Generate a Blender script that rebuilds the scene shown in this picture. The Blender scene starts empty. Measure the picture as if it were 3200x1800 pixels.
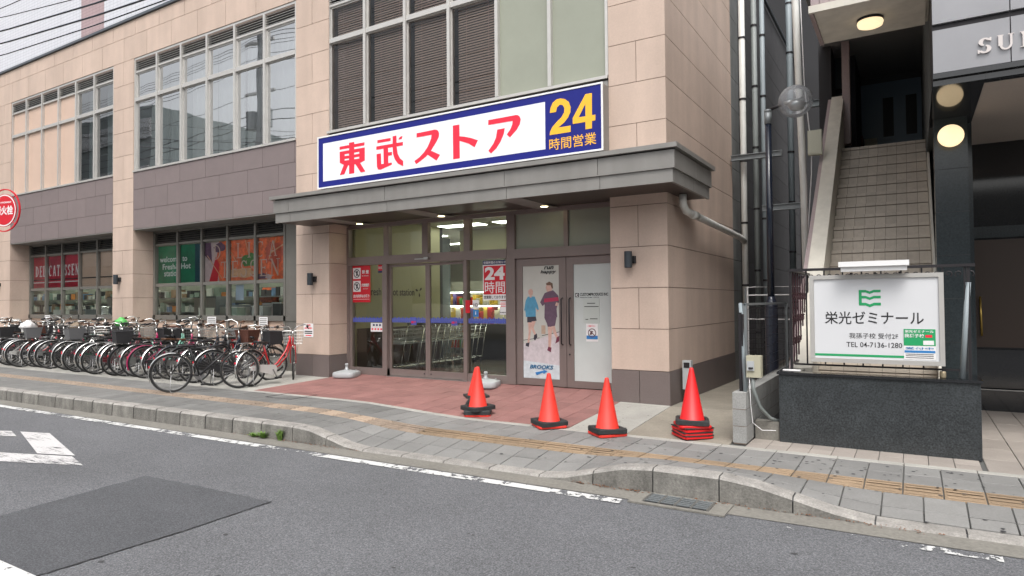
import bpy, bmesh, math, random
from mathutils import Vector, Matrix, Euler
from mathutils.geometry import tessellate_polygon
random.seed(7)
R = math.radians
sc = bpy.context.scene
COL = sc.collection

# ------------------------------------------------------------------ camera
YAW, PITCH, ROLL = R(-31.38), R(1.262), R(-0.475)
cy, sy, cp, sp, cr, sr = math.cos(YAW), math.sin(YAW), math.cos(PITCH), math.sin(PITCH), math.cos(ROLL), math.sin(ROLL)
fw = Vector((sy*cp, cy*cp, sp)); rt = Vector((cy, -sy, 0)); up = rt.cross(fw)
r2 = cr*rt + sr*up; u2 = -sr*rt + cr*up
cam = bpy.data.cameras.new('camera'); camo = bpy.data.objects.new('camera', cam); COL.objects.link(camo)
camo.matrix_world = Matrix(((r2.x, u2.x, -fw.x, 3.108), (r2.y, u2.y, -fw.y, -9.56), (r2.z, u2.z, -fw.z, 1.55), (0, 0, 0, 1)))
cam.sensor_width = 36; cam.lens = 23.11; cam.clip_start = .05; cam.clip_end = 4000
sc.camera = camo

# ------------------------------------------------------------------ sky and light
SUN_EL, SUN_AZ = R(58), R(155)       # high hazy sun behind the camera
w = bpy.data.worlds.new('World'); sc.world = w; w.use_nodes = True
nt = w.node_tree; bg = nt.nodes['Background']
sky = nt.nodes.new('ShaderNodeTexSky'); sky.sky_type = 'NISHITA'; sky.sun_disc = False
sky.sun_elevation = SUN_EL; sky.sun_rotation = SUN_AZ; sky.air_density = 1.2; sky.dust_density = 6; sky.ozone_density = 1
hs = nt.nodes.new('ShaderNodeHueSaturation'); hs.inputs['Saturation'].default_value = .22
nt.links.new(sky.outputs[0], hs.inputs['Color']); nt.links.new(hs.outputs[0], bg.inputs['Color'])
bg.inputs['Strength'].default_value = .15
sd = bpy.data.lights.new('sun', 'SUN'); sd.energy = .7; sd.angle = R(22); sd.color = (1, .97, .92)
so = bpy.data.objects.new('sun', sd); COL.objects.link(so)
sdir = Vector((math.sin(SUN_AZ)*math.cos(SUN_EL), math.cos(SUN_AZ)*math.cos(SUN_EL), math.sin(SUN_EL)))
so.rotation_euler = sdir.to_track_quat('Z', 'Y').to_euler(); so.location = (0, -20, 30)
sc.view_settings.view_transform = 'Standard'; sc.view_settings.look = 'None'
sc.view_settings.gamma = 1; sc.view_settings.use_curve_mapping = False
sc.view_settings.exposure = 0.66
try:
    sc.cycles.max_bounces = 8; sc.cycles.transparent_max_bounces = 24; sc.cycles.use_denoising = True
    sc.cycles.sample_clamp_indirect = 6
except Exception: pass

# ------------------------------------------------------------------ materials
def lin(h):
    c = [int(h[i:i+2], 16)/255 for i in (0, 2, 4)]
    return tuple(x/12.92 if x <= .04045 else ((x+.055)/1.055)**2.4 for x in c)
def mat(name, color, rough=.6, metal=0, noise=None, noise2=None, bump=None, rand=0, emit=None, spec=.5, coat=0, detail=6, stretch=None, streak=None, speck=None):
    m = bpy.data.materials.new(name); m.use_nodes = True; t = m.node_tree; N = t.nodes; L = t.links
    b = N['Principled BSDF']; b.inputs['Roughness'].default_value = rough; b.inputs['Metallic'].default_value = metal
    b.inputs['Specular IOR Level'].default_value = spec
    if coat: b.inputs['Coat Weight'].default_value = coat; b.inputs['Coat Roughness'].default_value = .08
    if isinstance(color, str): color = lin(color)
    if emit:
        b.inputs['Emission Color'].default_value = (*color[:3], 1); b.inputs['Emission Strength'].default_value = emit
    out = None
    def rgb():
        n = N.new('ShaderNodeRGB'); n.outputs[0].default_value = (*color[:3], 1); return n.outputs[0]
    pos = None
    def coords():
        nonlocal pos
        if pos is None:
            g = N.new('ShaderNodeNewGeometry'); pos = g.outputs['Position']
            if stretch:
                mp = N.new('ShaderNodeMapping'); mp.inputs['Scale'].default_value = stretch; L.new(pos, mp.inputs[0]); pos = mp.outputs[0]
        return pos
    fac = None
    def addfac(sock, amt):   # multiplies colour by 1 + amt*(v-.5)*2
        nonlocal fac
        a = N.new('ShaderNodeMath'); a.operation = 'MULTIPLY_ADD'; L.new(sock, a.inputs[0]); a.inputs[1].default_value = 2*amt; a.inputs[2].default_value = 1-amt
        if fac is None: fac = a.outputs[0]
        else:
            mm = N.new('ShaderNodeMath'); mm.operation = 'MULTIPLY'; L.new(fac, mm.inputs[0]); L.new(a.outputs[0], mm.inputs[1]); fac = mm.outputs[0]
    for nz in (noise, noise2):
        if nz:
            n = N.new('ShaderNodeTexNoise'); n.inputs['Scale'].default_value = nz[0]; n.inputs['Detail'].default_value = detail; n.inputs['Roughness'].default_value = .65
            L.new(coords(), n.inputs['Vector']); 
            cl = N.new('ShaderNodeMapRange'); cl.inputs[1].default_value = .3; cl.inputs[2].default_value = .7; L.new(n.outputs['Fac'], cl.inputs[0])
            addfac(cl.outputs[0], nz[1])
    if speck:
        n = N.new('ShaderNodeTexNoise'); n.inputs['Scale'].default_value = speck[0]; n.inputs['Detail'].default_value = 2; n.inputs['Roughness'].default_value = .8; L.new(coords(), n.inputs['Vector'])
        cl = N.new('ShaderNodeMapRange'); cl.inputs[1].default_value = .44; cl.inputs[2].default_value = .60; L.new(n.outputs['Fac'], cl.inputs[0]); addfac(cl.outputs[0], speck[1])
    if streak:
        mp = N.new('ShaderNodeMapping'); mp.inputs['Scale'].default_value = streak[0]; g = N.new('ShaderNodeNewGeometry'); L.new(g.outputs['Position'], mp.inputs[0])
        n = N.new('ShaderNodeTexNoise'); n.inputs['Scale'].default_value = 1; n.inputs['Detail'].default_value = 5; L.new(mp.outputs[0], n.inputs['Vector'])
        cl = N.new('ShaderNodeMapRange'); cl.inputs[1].default_value = .35; cl.inputs[2].default_value = .65; L.new(n.outputs['Fac'], cl.inputs[0]); addfac(cl.outputs[0], streak[1])
    if rand:
        oi = N.new('ShaderNodeObjectInfo'); addfac(oi.outputs['Random'], rand)
    if fac is not None:
        mx = N.new('ShaderNodeVectorMath'); mx.operation = 'SCALE'; L.new(rgb(), mx.inputs[0]); L.new(fac, mx.inputs['Scale']); L.new(mx.outputs[0], b.inputs['Base Color'])
    else: b.inputs['Base Color'].default_value = (*color[:3], 1)
    if bump:
        n = N.new('ShaderNodeTexNoise'); n.inputs['Scale'].default_value = bump[0]; n.inputs['Detail'].default_value = 4; L.new(coords(), n.inputs['Vector'])
        bp = N.new('ShaderNodeBump'); bp.inputs['Strength'].default_value = bump[1]; bp.inputs['Distance'].default_value = .01
        L.new(n.outputs['Fac'], bp.inputs['Height']); L.new(bp.outputs[0], b.inputs['Normal'])
    return m
def glass(name, tint=(.9, .95, .93), ior=1.5, extra=0.0, rough=0.0):
    m = bpy.data.materials.new(name); m.use_nodes = True; t = m.node_tree; N = t.nodes; L = t.links
    N.remove(N['Principled BSDF']); o = N['Material Output']
    tr = N.new('ShaderNodeBsdfTransparent'); tr.inputs[0].default_value = (*tint, 1)
    gl = N.new('ShaderNodeBsdfGlossy'); gl.inputs['Roughness'].default_value = rough; gl.inputs[0].default_value = (1, 1, 1, 1)
    fr = N.new('ShaderNodeFresnel'); fr.inputs[0].default_value = ior
    n = N.new('ShaderNodeTexNoise'); n.inputs['Scale'].default_value = .9; n.inputs['Detail'].default_value = 1
    g = N.new('ShaderNodeNewGeometry'); L.new(g.outputs['Position'], n.inputs['Vector'])
    bp = N.new('ShaderNodeBump'); bp.inputs['Strength'].default_value = .12; bp.inputs['Distance'].default_value = .02
    L.new(n.outputs['Fac'], bp.inputs['Height']); L.new(bp.outputs[0], gl.inputs['Normal'])
    ad = N.new('ShaderNodeMath'); ad.operation = 'ADD'; ad.use_clamp = True; L.new(fr.outputs[0], ad.inputs[0]); ad.inputs[1].default_value = extra
    mx = N.new('ShaderNodeMixShader'); L.new(ad.outputs[0], mx.inputs[0]); L.new(tr.outputs[0], mx.inputs[1]); L.new(gl.outputs[0], mx.inputs[2]); L.new(mx.outputs[0], o.inputs[0])
    return m
def globe_glass(name):
    m = bpy.data.materials.new(name); m.use_nodes = True; t = m.node_tree; N = t.nodes; L = t.links
    N.remove(N['Principled BSDF']); o = N['Material Output']
    tr = N.new('ShaderNodeBsdfTransparent'); tr.inputs[0].default_value = (.90, .92, .94, 1); gl = N.new('ShaderNodeBsdfGlossy'); gl.inputs['Roughness'].default_value = .03
    lw_ = N.new('ShaderNodeLayerWeight'); lw_.inputs[0].default_value = .22; df = N.new('ShaderNodeBsdfDiffuse'); df.inputs[0].default_value = (.9, .92, .95, 1)
    mx = N.new('ShaderNodeMixShader'); L.new(lw_.outputs['Fresnel'], mx.inputs[0]); L.new(tr.outputs[0], mx.inputs[1]); L.new(gl.outputs[0], mx.inputs[2])
    a = N.new('ShaderNodeMixShader'); a.inputs[0].default_value = .20; L.new(mx.outputs[0], a.inputs[1]); L.new(df.outputs[0], a.inputs[2]); L.new(a.outputs[0], o.inputs[0]); return m
def paint_worn(name, color, thr=.42, scale=(30, 30, 30)):
    m = mat(name, color, .7, noise=(40, .10)); t = m.node_tree; N = t.nodes; L = t.links
    b = N['Principled BSDF']; o = N['Material Output']
    g = N.new('ShaderNodeNewGeometry'); mp = N.new('ShaderNodeMapping'); mp.inputs['Scale'].default_value = scale; L.new(g.outputs['Position'], mp.inputs[0])
    n = N.new('ShaderNodeTexNoise'); n.inputs['Scale'].default_value = 1; n.inputs['Detail'].default_value = 6; n.inputs['Roughness'].default_value = .7; L.new(mp.outputs[0], n.inputs['Vector'])
    n2 = N.new('ShaderNodeTexNoise'); n2.inputs['Scale'].default_value = 1.3; n2.inputs['Detail'].default_value = 2; L.new(g.outputs['Position'], n2.inputs['Vector'])
    a = N.new('ShaderNodeMath'); a.operation = 'MULTIPLY_ADD'; L.new(n2.outputs['Fac'], a.inputs[0]); a.inputs[1].default_value = .55; L.new(n.outputs['Fac'], a.inputs[2])
    c = N.new('ShaderNodeMath'); c.operation = 'GREATER_THAN'; L.new(a.outputs[0], c.inputs[0]); c.inputs[1].default_value = thr+.27
    tr = N.new('ShaderNodeBsdfTransparent'); mx = N.new('ShaderNodeMixShader')
    L.new(c.outputs[0], mx.inputs[0]); L.new(tr.outputs[0], mx.inputs[1]); L.new(b.outputs[0], mx.inputs[2]); L.new(mx.outputs[0], o.inputs[0])
    return m

M = {}
M['beige'] = mat('beige_stone', (.530, .412, .342), .75, noise=(2.3, .05), noise2=(35, .05), bump=(60, .25), rand=.03, streak=((2.2, 2.2, .3), .07))
M['granite'] = mat('brown_granite', (.155, .125, .118), .55, noise=(90, .16), noise2=(2, .06), bump=(80, .15), rand=.06)
M['brownpanel'] = mat('brown_stone', (.200, .162, .160), .6, noise=(70, .09), noise2=(2.5, .05), bump=(60, .15), rand=.035)
M['mortar'] = mat('joint_mortar', (.20, .155, .13), .9)
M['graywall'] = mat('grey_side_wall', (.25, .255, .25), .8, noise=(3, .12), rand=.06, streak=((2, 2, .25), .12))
M['shadedwall'] = mat('shaded_alley_panel', (.075, .075, .08), .8, noise=(3, .12), rand=.06)  # grey side wall in a darker copy, the alley's shade painted in
M['alu'] = mat('silver_aluminium', (.56, .545, .52), .38, .4, rand=.03, noise=(5, .05))
M['alud'] = mat('dark_aluminium', (.20, .19, .172), .4, .35, noise=(5, .06))
M['bronze'] = mat('taupe_aluminium', (.225, .180, .167), .4, .25, noise=(4, .05), rand=.03)
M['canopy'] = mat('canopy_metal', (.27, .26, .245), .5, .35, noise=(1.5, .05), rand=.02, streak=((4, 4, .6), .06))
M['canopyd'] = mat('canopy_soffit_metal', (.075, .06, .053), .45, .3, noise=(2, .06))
M['coping'] = mat('coping_metal', (.10, .115, .13), .45, .4)
M['gl_up'] = glass('upper_window_glass', (.95, .98, .98), 1.75, .42)
M['gl_dark'] = glass('dark_window_glass', (.80, .86, .86), 1.6, .20)
M['gl_shop'] = glass('shop_glass', (.80, .83, .80), 1.5, .02)
M['globe'] = globe_glass('lamp_globe_glass')
M['gl_big'] = glass('office_window_glass', (.92, .94, .93), 1.5, .0)
M['gl_clear'] = glass('clear_glass', (.86, .9, .9), 1.5, .0)
M['film'] = mat('frosted_film', (.30, .315, .255), .15, spec=.5, noise=(1.2, .05))
M['filmw'] = mat('white_door_film', (.56, .60, .585), .25, spec=.6, noise=(1.5, .05))
M['infill'] = mat('pale_infill_panel', (.60, .44, .35), .45, noise=(2, .04), rand=.03)
M['curtain'] = mat('white_curtain', (.92, .94, .95), .8)
M['curtaing'] = mat('grey_curtain', (.42, .46, .47), .8)
M['blind'] = mat('brown_blind', (.60, .44, .38), .5, rand=.03)
M['roomdark'] = mat('dark_room', (.09, .10, .10), .9)
M['white'] = mat('white_paint', (.80, .80, .80), .5)
M['paper'] = mat('white_paper', (.78, .77, .77), .6)
M['black'] = mat('black_plastic', (.018, .018, .02), .4, bump=(60, .1))
M['rubber'] = mat('black_rubber', (.022, .022, .022), .65)
M['chrome'] = mat('chrome', (.72, .72, .70), .22, 1)
M['steel'] = mat('brushed_steel', (.45, .45, .44), .35, .9)
M['darksteel'] = mat('dark_iron', (.035, .032, .035), .45, .5)
M['asphalt'] = mat('asphalt', (.138, .141, .150), .85, streak=((.12, .85, 1), .07), speck=(85, .30), noise=(75, .38), noise2=(.9, .10), bump=(160, .7), detail=3)
M['asphalt2'] = mat('newer_asphalt', (.093, .096, .104), .85, speck=(85, .26), noise=(75, .28), noise2=(1.2, .10), bump=(160, .6), detail=3)
M['paint'] = paint_worn('worn_road_paint', (.62, .62, .61), .475, (12, 9, 30))
M['paint2'] = paint_worn('worn_road_lettering', (.58, .57, .57), .42, (5, 70, 30))
M['gutter'] = mat('gutter_concrete', (.20, .19, .168), .85, noise=(30, .18), noise2=(2, .12), bump=(60, .4))
M['kerb'] = mat('kerb_concrete', (.30, .285, .265), .85, noise=(60, .25), noise2=(5, .15), bump=(70, .5), rand=.10, streak=((9, 9, 2), .12))
M['kerbface'] = mat('darker_kerb_face', (.185, .178, .162), .9, noise=(45, .28), noise2=(4, .2), bump=(70, .5), rand=.12, streak=((9, 9, 2), .2))  # front of each kerb stone, darker than its top
M['tile2'] = mat('darker_grey_paving', (.165, .164, .158), .75, noise=(60, .12), noise2=(1.6, .2), bump=(90, .3), rand=.12)  # darker grey for the left stretch of pavement
M['tile'] = mat('grey_paving', (.212, .209, .202), .75, noise=(60, .10), noise2=(2.2, .12), bump=(90, .3), rand=.13)
M['tactile'] = mat('ochre_tactile_paving', (.285, .205, .132), .75, noise=(40, .12), noise2=(2, .15), bump=(60, .3), rand=.10)
M['tactilep'] = mat('pale_tactile_paving', (.36, .275, .205), .75, noise=(40, .10), bump=(60, .3), rand=.08)
M['grout'] = mat('grout', (.10, .10, .095), .9)
M['redtile'] = mat('red_paving', (.265, .130, .118), .7, noise=(50, .10), noise2=(2, .16), bump=(60, .3), rand=.10)
M['tactile2'] = mat('faded_tactile_paving', (.275, .215, .165), .75, noise=(40, .12), noise2=(2, .2), bump=(60, .3), rand=.14)
M['concrete'] = mat('pale_concrete', (.37, .36, .33), .85, noise=(40, .10), noise2=(1.6, .14), bump=(60, .3), rand=.05)
M['concrete2'] = mat('brownish_concrete', (.25, .225, .185), .85, noise=(40, .12), noise2=(1.5, .18), bump=(60, .3), rand=.06)
M['pinktile'] = mat('pale_forecourt_tile', (.32, .285, .255), .7, noise=(50, .08), noise2=(2, .10), bump=(60, .2), rand=.09)
M['block'] = mat('concrete_block', (.29, .29, .28), .9, noise=(70, .18), noise2=(4, .12), bump=(80, .5), rand=.08)
M['planter'] = mat('black_granite', (.038, .043, .046), .30, noise=(55, .65), noise2=(4, .2), spec=.5, detail=4)
M['polished'] = mat('polished_black_granite', (.016, .017, .019), .07, noise=(60, .3), spec=.7)
M['column'] = mat('dark_column_granite', (.030, .038, .042), .18, noise=(50, .3), spec=.6)
M['stairtile'] = mat('stair_tile', (.50, .445, .38), .55, noise=(20, .08), rand=.07)
M['cream'] = mat('cream_render', (.60, .57, .50), .75, noise=(6, .05), streak=((6, 6, .8), .06))
M['pinkwall'] = mat('pink_mosaic_tile', (.34, .27, .27), .5, noise=(30, .1), rand=.08)
M['sunband'] = mat('grey_metal_fascia', (.30, .30, .315), .3, .35, noise=(2, .05))
M['sofbeige'] = mat('entrance_ceiling', (.36, .32, .29), .7, noise=(30, .05))
M['navy'] = mat('navy_enamel', (.012, .017, .03), .25, coat=.5)
M['galv'] = mat('galvanised_steel', (.24, .26, .27), .5, .5, noise=(8, .1))
M['pvc'] = mat('pale_pvc', (.66, .66, .63), .45, noise=(3, .05), streak=((10, 10, 1), .06))
M['pvcg'] = mat('grey_pvc', (.22, .24, .235), .5, streak=((10, 10, 1), .1))
M['pvcb'] = mat('blue_grey_pvc', (.25, .29, .31), .5, streak=((10, 10, 1), .1))
M['cone'] = mat('cone_orange_red', (.70, .036, .022), .55, noise=(9, .12), streak=((18, 18, 3), .10), rand=.05)
M['cone2'] = mat('cone_bright_red', (.68, .012, .014), .45, noise=(9, .07), rand=.04)
M['conew'] = mat('cone_weight_rubber', (.025, .027, .028), .7, bump=(40, .2), noise=(20, .3))
M['weight'] = mat('grey_blow_moulded_plastic', (.42, .44, .45), .4)
M['lampw'] = mat('warm_lamp_glass', (1, .77, .47), .35, emit=.70)
M['lampc'] = mat('downlight_bulb', (1, .85, .5), .3, emit=9)
M['lampcool'] = mat('cool_lamp_glass', (.9, 1, .85), .3, emit=1.2)
M['tube'] = mat('fluorescent_diffuser', (.95, 1, .86), .4, emit=13)
M['tubev'] = mat('vestibule_diffuser', (.95, 1, .88), .4, emit=5)
M['tubew'] = mat('warm_fluorescent_diffuser', (1, .93, .65), .4, emit=5)
M['signw'] = mat('sign_white_acrylic', (.78, .80, .82), .25, emit=.05, noise=(1.2, .02))
M['signb'] = mat('sign_blue', (.012, .017, .20), .45, spec=.3)
M['signr'] = mat('sign_red', (.85, .022, .055), .35)
M['signy'] = mat('sign_yellow', (.95, .50, .035), .35)
M['red'] = mat('print_red', (.60, .010, .025), .45)
M['dred'] = mat('print_dark_red', (.46, .018, .045), .45, noise=(2.5, .35))
M['green'] = mat('print_green', (.002, .20, .09), .4, noise=(1.3, .5))
M['lgreen'] = mat('sign_green', (.02, .33, .12), .4)
M['teal'] = mat('print_teal', (.0, .05, .075), .4)
M['orange'] = mat('print_orange', (.72, .15, .045), .45, noise=(7, .5))
M['ink'] = mat('black_ink', (.02, .02, .022), .5)
M['blueink'] = mat('blue_ink', (.03, .20, .5), .5)
M['navyink'] = mat('navy_ink', (.02, .03, .10), .5)
M['bandblue'] = mat('translucent_blue_band', (.09, .12, .46), .4)
M['vest'] = mat('yellow_green_wall', (.36, .335, .20), .7, noise=(1, .04))
M['vceil'] = mat('interior_ceiling', (.55, .53, .44), .8)
M['vfloor'] = mat('interior_floor', (.10, .085, .07), .25, noise=(8, .12))
M['brownwood'] = mat('dark_brown_laminate', (.055, .032, .025), .4)
M['leafgreen'] = mat('weed_leaf', (.14, .24, .05), .6, rand=.2)
M['dryleaf'] = mat('dry_leaf', (.22, .09, .04), .8, rand=.3)
M['gum'] = mat('dark_gum', (.055, .055, .058), .8)
M['goldm'] = mat('brass', (.55, .38, .10), .35, .9)
M['bgtile'] = mat('white_facade_tile', (.66, .67, .72), .5, noise=(3, .04))
M['bgpink'] = mat('pink_facade_tile', (.42, .30, .31), .5, noise=(3, .05))
M['opp'] = mat('opposite_wall', (.20, .235, .24), .8, noise=(1, .1))
M['skin'] = mat('print_skin', (.62, .38, .29), .6)
M['woodpole'] = mat('concrete_pole', (.16, .17, .18), .8)

# ------------------------------------------------------------------ mesh helpers
class MB:
    def __init__(s): s.v = []; s.f = []; s.mi = []; s.cur = 0
    def add(s, vs, fs):
        o = len(s.v); s.v += [tuple(p) for p in vs]
        for f in fs: s.f.append(tuple(i+o for i in f)); s.mi.append(s.cur)
        return s
    def box(s, x0, x1, y0, y1, z0, z1):
        return s.add([(x0,y0,z0),(x1,y0,z0),(x1,y1,z0),(x0,y1,z0),(x0,y0,z1),(x1,y0,z1),(x1,y1,z1),(x0,y1,z1)],
                     [(0,3,2,1),(4,5,6,7),(0,1,5,4),(1,2,6,5),(2,3,7,6),(3,0,4,7)])
    def quad(s, a, b, c, d): return s.add([a, b, c, d], [(0, 1, 2, 3)])
    def tube(s, pts, r, n=8, closed=False, cap=True):
        pts = [Vector(p) for p in pts]; rs = r if isinstance(r, (list, tuple)) else [r]*len(pts)
        k = len(pts); rings = []; prev = None
        for i, p in enumerate(pts):
            if closed: d = pts[(i+1) % k]-pts[i-1]
            else: d = pts[min(i+1, k-1)]-pts[max(i-1, 0)]
            d.normalize()
            if prev is None:
                a = Vector((0, 0, 1)) if abs(d.z) < .9 else Vector((1, 0, 0))
            else: a = prev
            x = a-d*a.dot(d)
            if x.length < 1e-6: x = d.orthogonal()
            x.normalize(); y = d.cross(x); prev = x
            rings.append([p+x*math.cos(2*math.pi*j/n)*rs[i]+y*math.sin(2*math.pi*j/n)*rs[i] for j in range(n)])
        vs = [q for g in rings for q in g]; fs = []
        for i in range(k if closed else k-1):
            a0, b0 = i*n, ((i+1) % k)*n
            for j in range(n): fs.append((a0+j, a0+(j+1) % n, b0+(j+1) % n, b0+j))
        if not closed and cap: fs.append(tuple(range(n-1, -1, -1))); fs.append(tuple(range((k-1)*n, k*n)))
        return s.add(vs, fs)
    def lathe(s, prof, n=16, c=(0, 0, 0), axis='z'):
        vs = []
        for r, h in prof:
            for j in range(n):
                a = 2*math.pi*j/n; p = (r*math.cos(a), r*math.sin(a), h)
                if axis == 'y': p = (p[0], -p[2], p[1])
                if axis == 'x': p = (p[2], p[0], p[1])
                vs.append((p[0]+c[0], p[1]+c[1], p[2]+c[2]))
        fs = []; k = len(prof)
        for i in range(k-1):
            for j in range(n): fs.append((i*n+j, i*n+(j+1) % n, (i+1)*n+(j+1) % n, (i+1)*n+j))
        if prof[0][0] > 1e-5: fs.append(tuple(range(n-1, -1, -1)))
        if prof[-1][0] > 1e-5: fs.append(tuple(range((k-1)*n, k*n)))
        return s.add(vs, fs)
    def prism(s, loops, y0, y1):
        """loops of (x,z) on a vertical plane, extruded from y0 (front) to y1"""
        L3 = [[Vector((p[0], p[1], 0)) for p in lp] for lp in loops]
        tri = tessellate_polygon(L3); flat = [p for lp in loops for p in lp]; n = len(flat)
        vs = [(p[0], y0, p[1]) for p in flat]+[(p[0], y1, p[1]) for p in flat]; fs = []
        for t in tri:
            a, b, c = t; A, B, Cc = flat[a], flat[b], flat[c]
            if (B[0]-A[0])*(Cc[1]-A[1])-(B[1]-A[1])*(Cc[0]-A[0]) < 0: a, c = c, a
            fs.append((a, b, c)); fs.append((c+n, b+n, a+n))
        o = 0
        for lp in loops:
            k = len(lp)
            for i in range(k): fs.append((o+i, o+(i+1) % k, o+(i+1) % k+n, o+i+n))
            o += k
        return s.add(vs, fs)
    def xf(s, m):
        s.v = [tuple(m @ Vector(p)) for p in s.v]; return s
    def mesh(s, name, mats, smooth=False):
        me = bpy.data.meshes.new(name); me.from_pydata(s.v, [], s.f)
        for m in (mats if isinstance(mats, (list, tuple)) else [mats]): me.materials.append(m)
        if len(me.materials) > 1: me.polygons.foreach_set('material_index', s.mi)
        if smooth: me.polygons.foreach_set('use_smooth', [True]*len(me.polygons))
        me.update(); return me
    def build(s, name, mats, parent=None, smooth=False, **kw):
        return link(name, s.mesh(name, mats, smooth), parent, **kw)
def link(name, me, parent=None, **kw):
    o = bpy.data.objects.new(name, me); COL.objects.link(o)
    if parent is not None: o.parent = parent
    if smooth_sharp and me is not None and any(p.use_smooth for p in me.polygons[:1]):
        pass
    return tag(o, **kw)
smooth_sharp = False
def tag(o, label=None, cat=None, group=None, kind=None, loc=None, rot=None, scale=None):
    if label: o['label'] = label
    if cat: o['category'] = cat
    if group: o['group'] = group
    if kind: o['kind'] = kind
    if loc is not None: o.location = loc
    if rot is not None: o.rotation_euler = rot
    if scale is not None: o.scale = scale
    return o
def thing(name, label, cat, loc=(0, 0, 0), rz=0, group=None, kind=None):
    o = bpy.data.objects.new(name, None); COL.objects.link(o); o.empty_display_size = .2
    return tag(o, label, cat, group, kind, loc, (0, 0, rz))
def box(name, b, m, parent=None, **kw): return MB().box(*b).build(name, m, parent, **kw)
_unit = {}
def piece(name, b, m, parent):
    """box piece that shares one cube mesh per material"""
    if m.name not in _unit: _unit[m.name] = MB().box(0, 1, 0, 1, 0, 1).mesh('piece_'+m.name, m)
    o = link(name, _unit[m.name], parent); o.location = (b[0], b[2], b[4]); o.scale = (b[1]-b[0], b[3]-b[2], b[5]-b[4]); return o
def shade(o, ang=40):
    me = o.data
    me.polygons.foreach_set('use_smooth', [True]*len(me.polygons))
    try: me.set_sharp_from_angle(angle=R(ang))
    except Exception: pass
    return o
def text(body, m, parent, x0, x1, z0, z1, y, name='lettering', bold=.0, depth=.002, rot=None, keep=False, space=1.0, sub=None, shear=0):
    """flat lettering fitted into the rectangle x0..x1, z0..z1 on the plane y, facing -y"""
    c = bpy.data.curves.new('t', 'FONT'); c.body = body; c.extrude = .004; c.offset = bold; c.resolution_u = 3; c.space_character = space; c.align_x = 'LEFT'; c.shear = shear
    t = bpy.data.objects.new('t', c); COL.objects.link(t)
    dg = bpy.context.evaluated_depsgraph_get(); dg.update()
    me = bpy.data.meshes.new_from_object(t.evaluated_get(dg)); bpy.data.objects.remove(t); bpy.data.curves.remove(c)
    me.name = name
    xs = [v.co.x for v in me.vertices]; ys = [v.co.y for v in me.vertices]
    if not xs: return None
    sx = (x1-x0)/(max(xs)-min(xs)); szz = (z1-z0)/(max(ys)-min(ys))
    if keep: sx = szz = min(sx, szz)
    mx, my = min(xs), min(ys)
    for v in me.vertices:
        X = x0+(v.co.x-mx)*sx; Z = z0+(v.co.y-my)*szz; d = -depth if v.co.z > 0 else 0
        v.co = (X, y+d, Z)
    me.materials.clear(); me.materials.append(m); me.update()
    return link(name, me, parent)
def polys(name, plist, y, mats, parent, step=.0004, depth=.002):
    """several flat shapes lying one on another: (loops, material index)"""
    mb = MB()
    for k, (lp, mi) in enumerate(plist):
        mb.cur = mi; mb.prism(lp if isinstance(lp[0][0], (list, tuple)) else [lp], y-depth-k*step, y)
    return mb.build(name, mats, parent)
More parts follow.
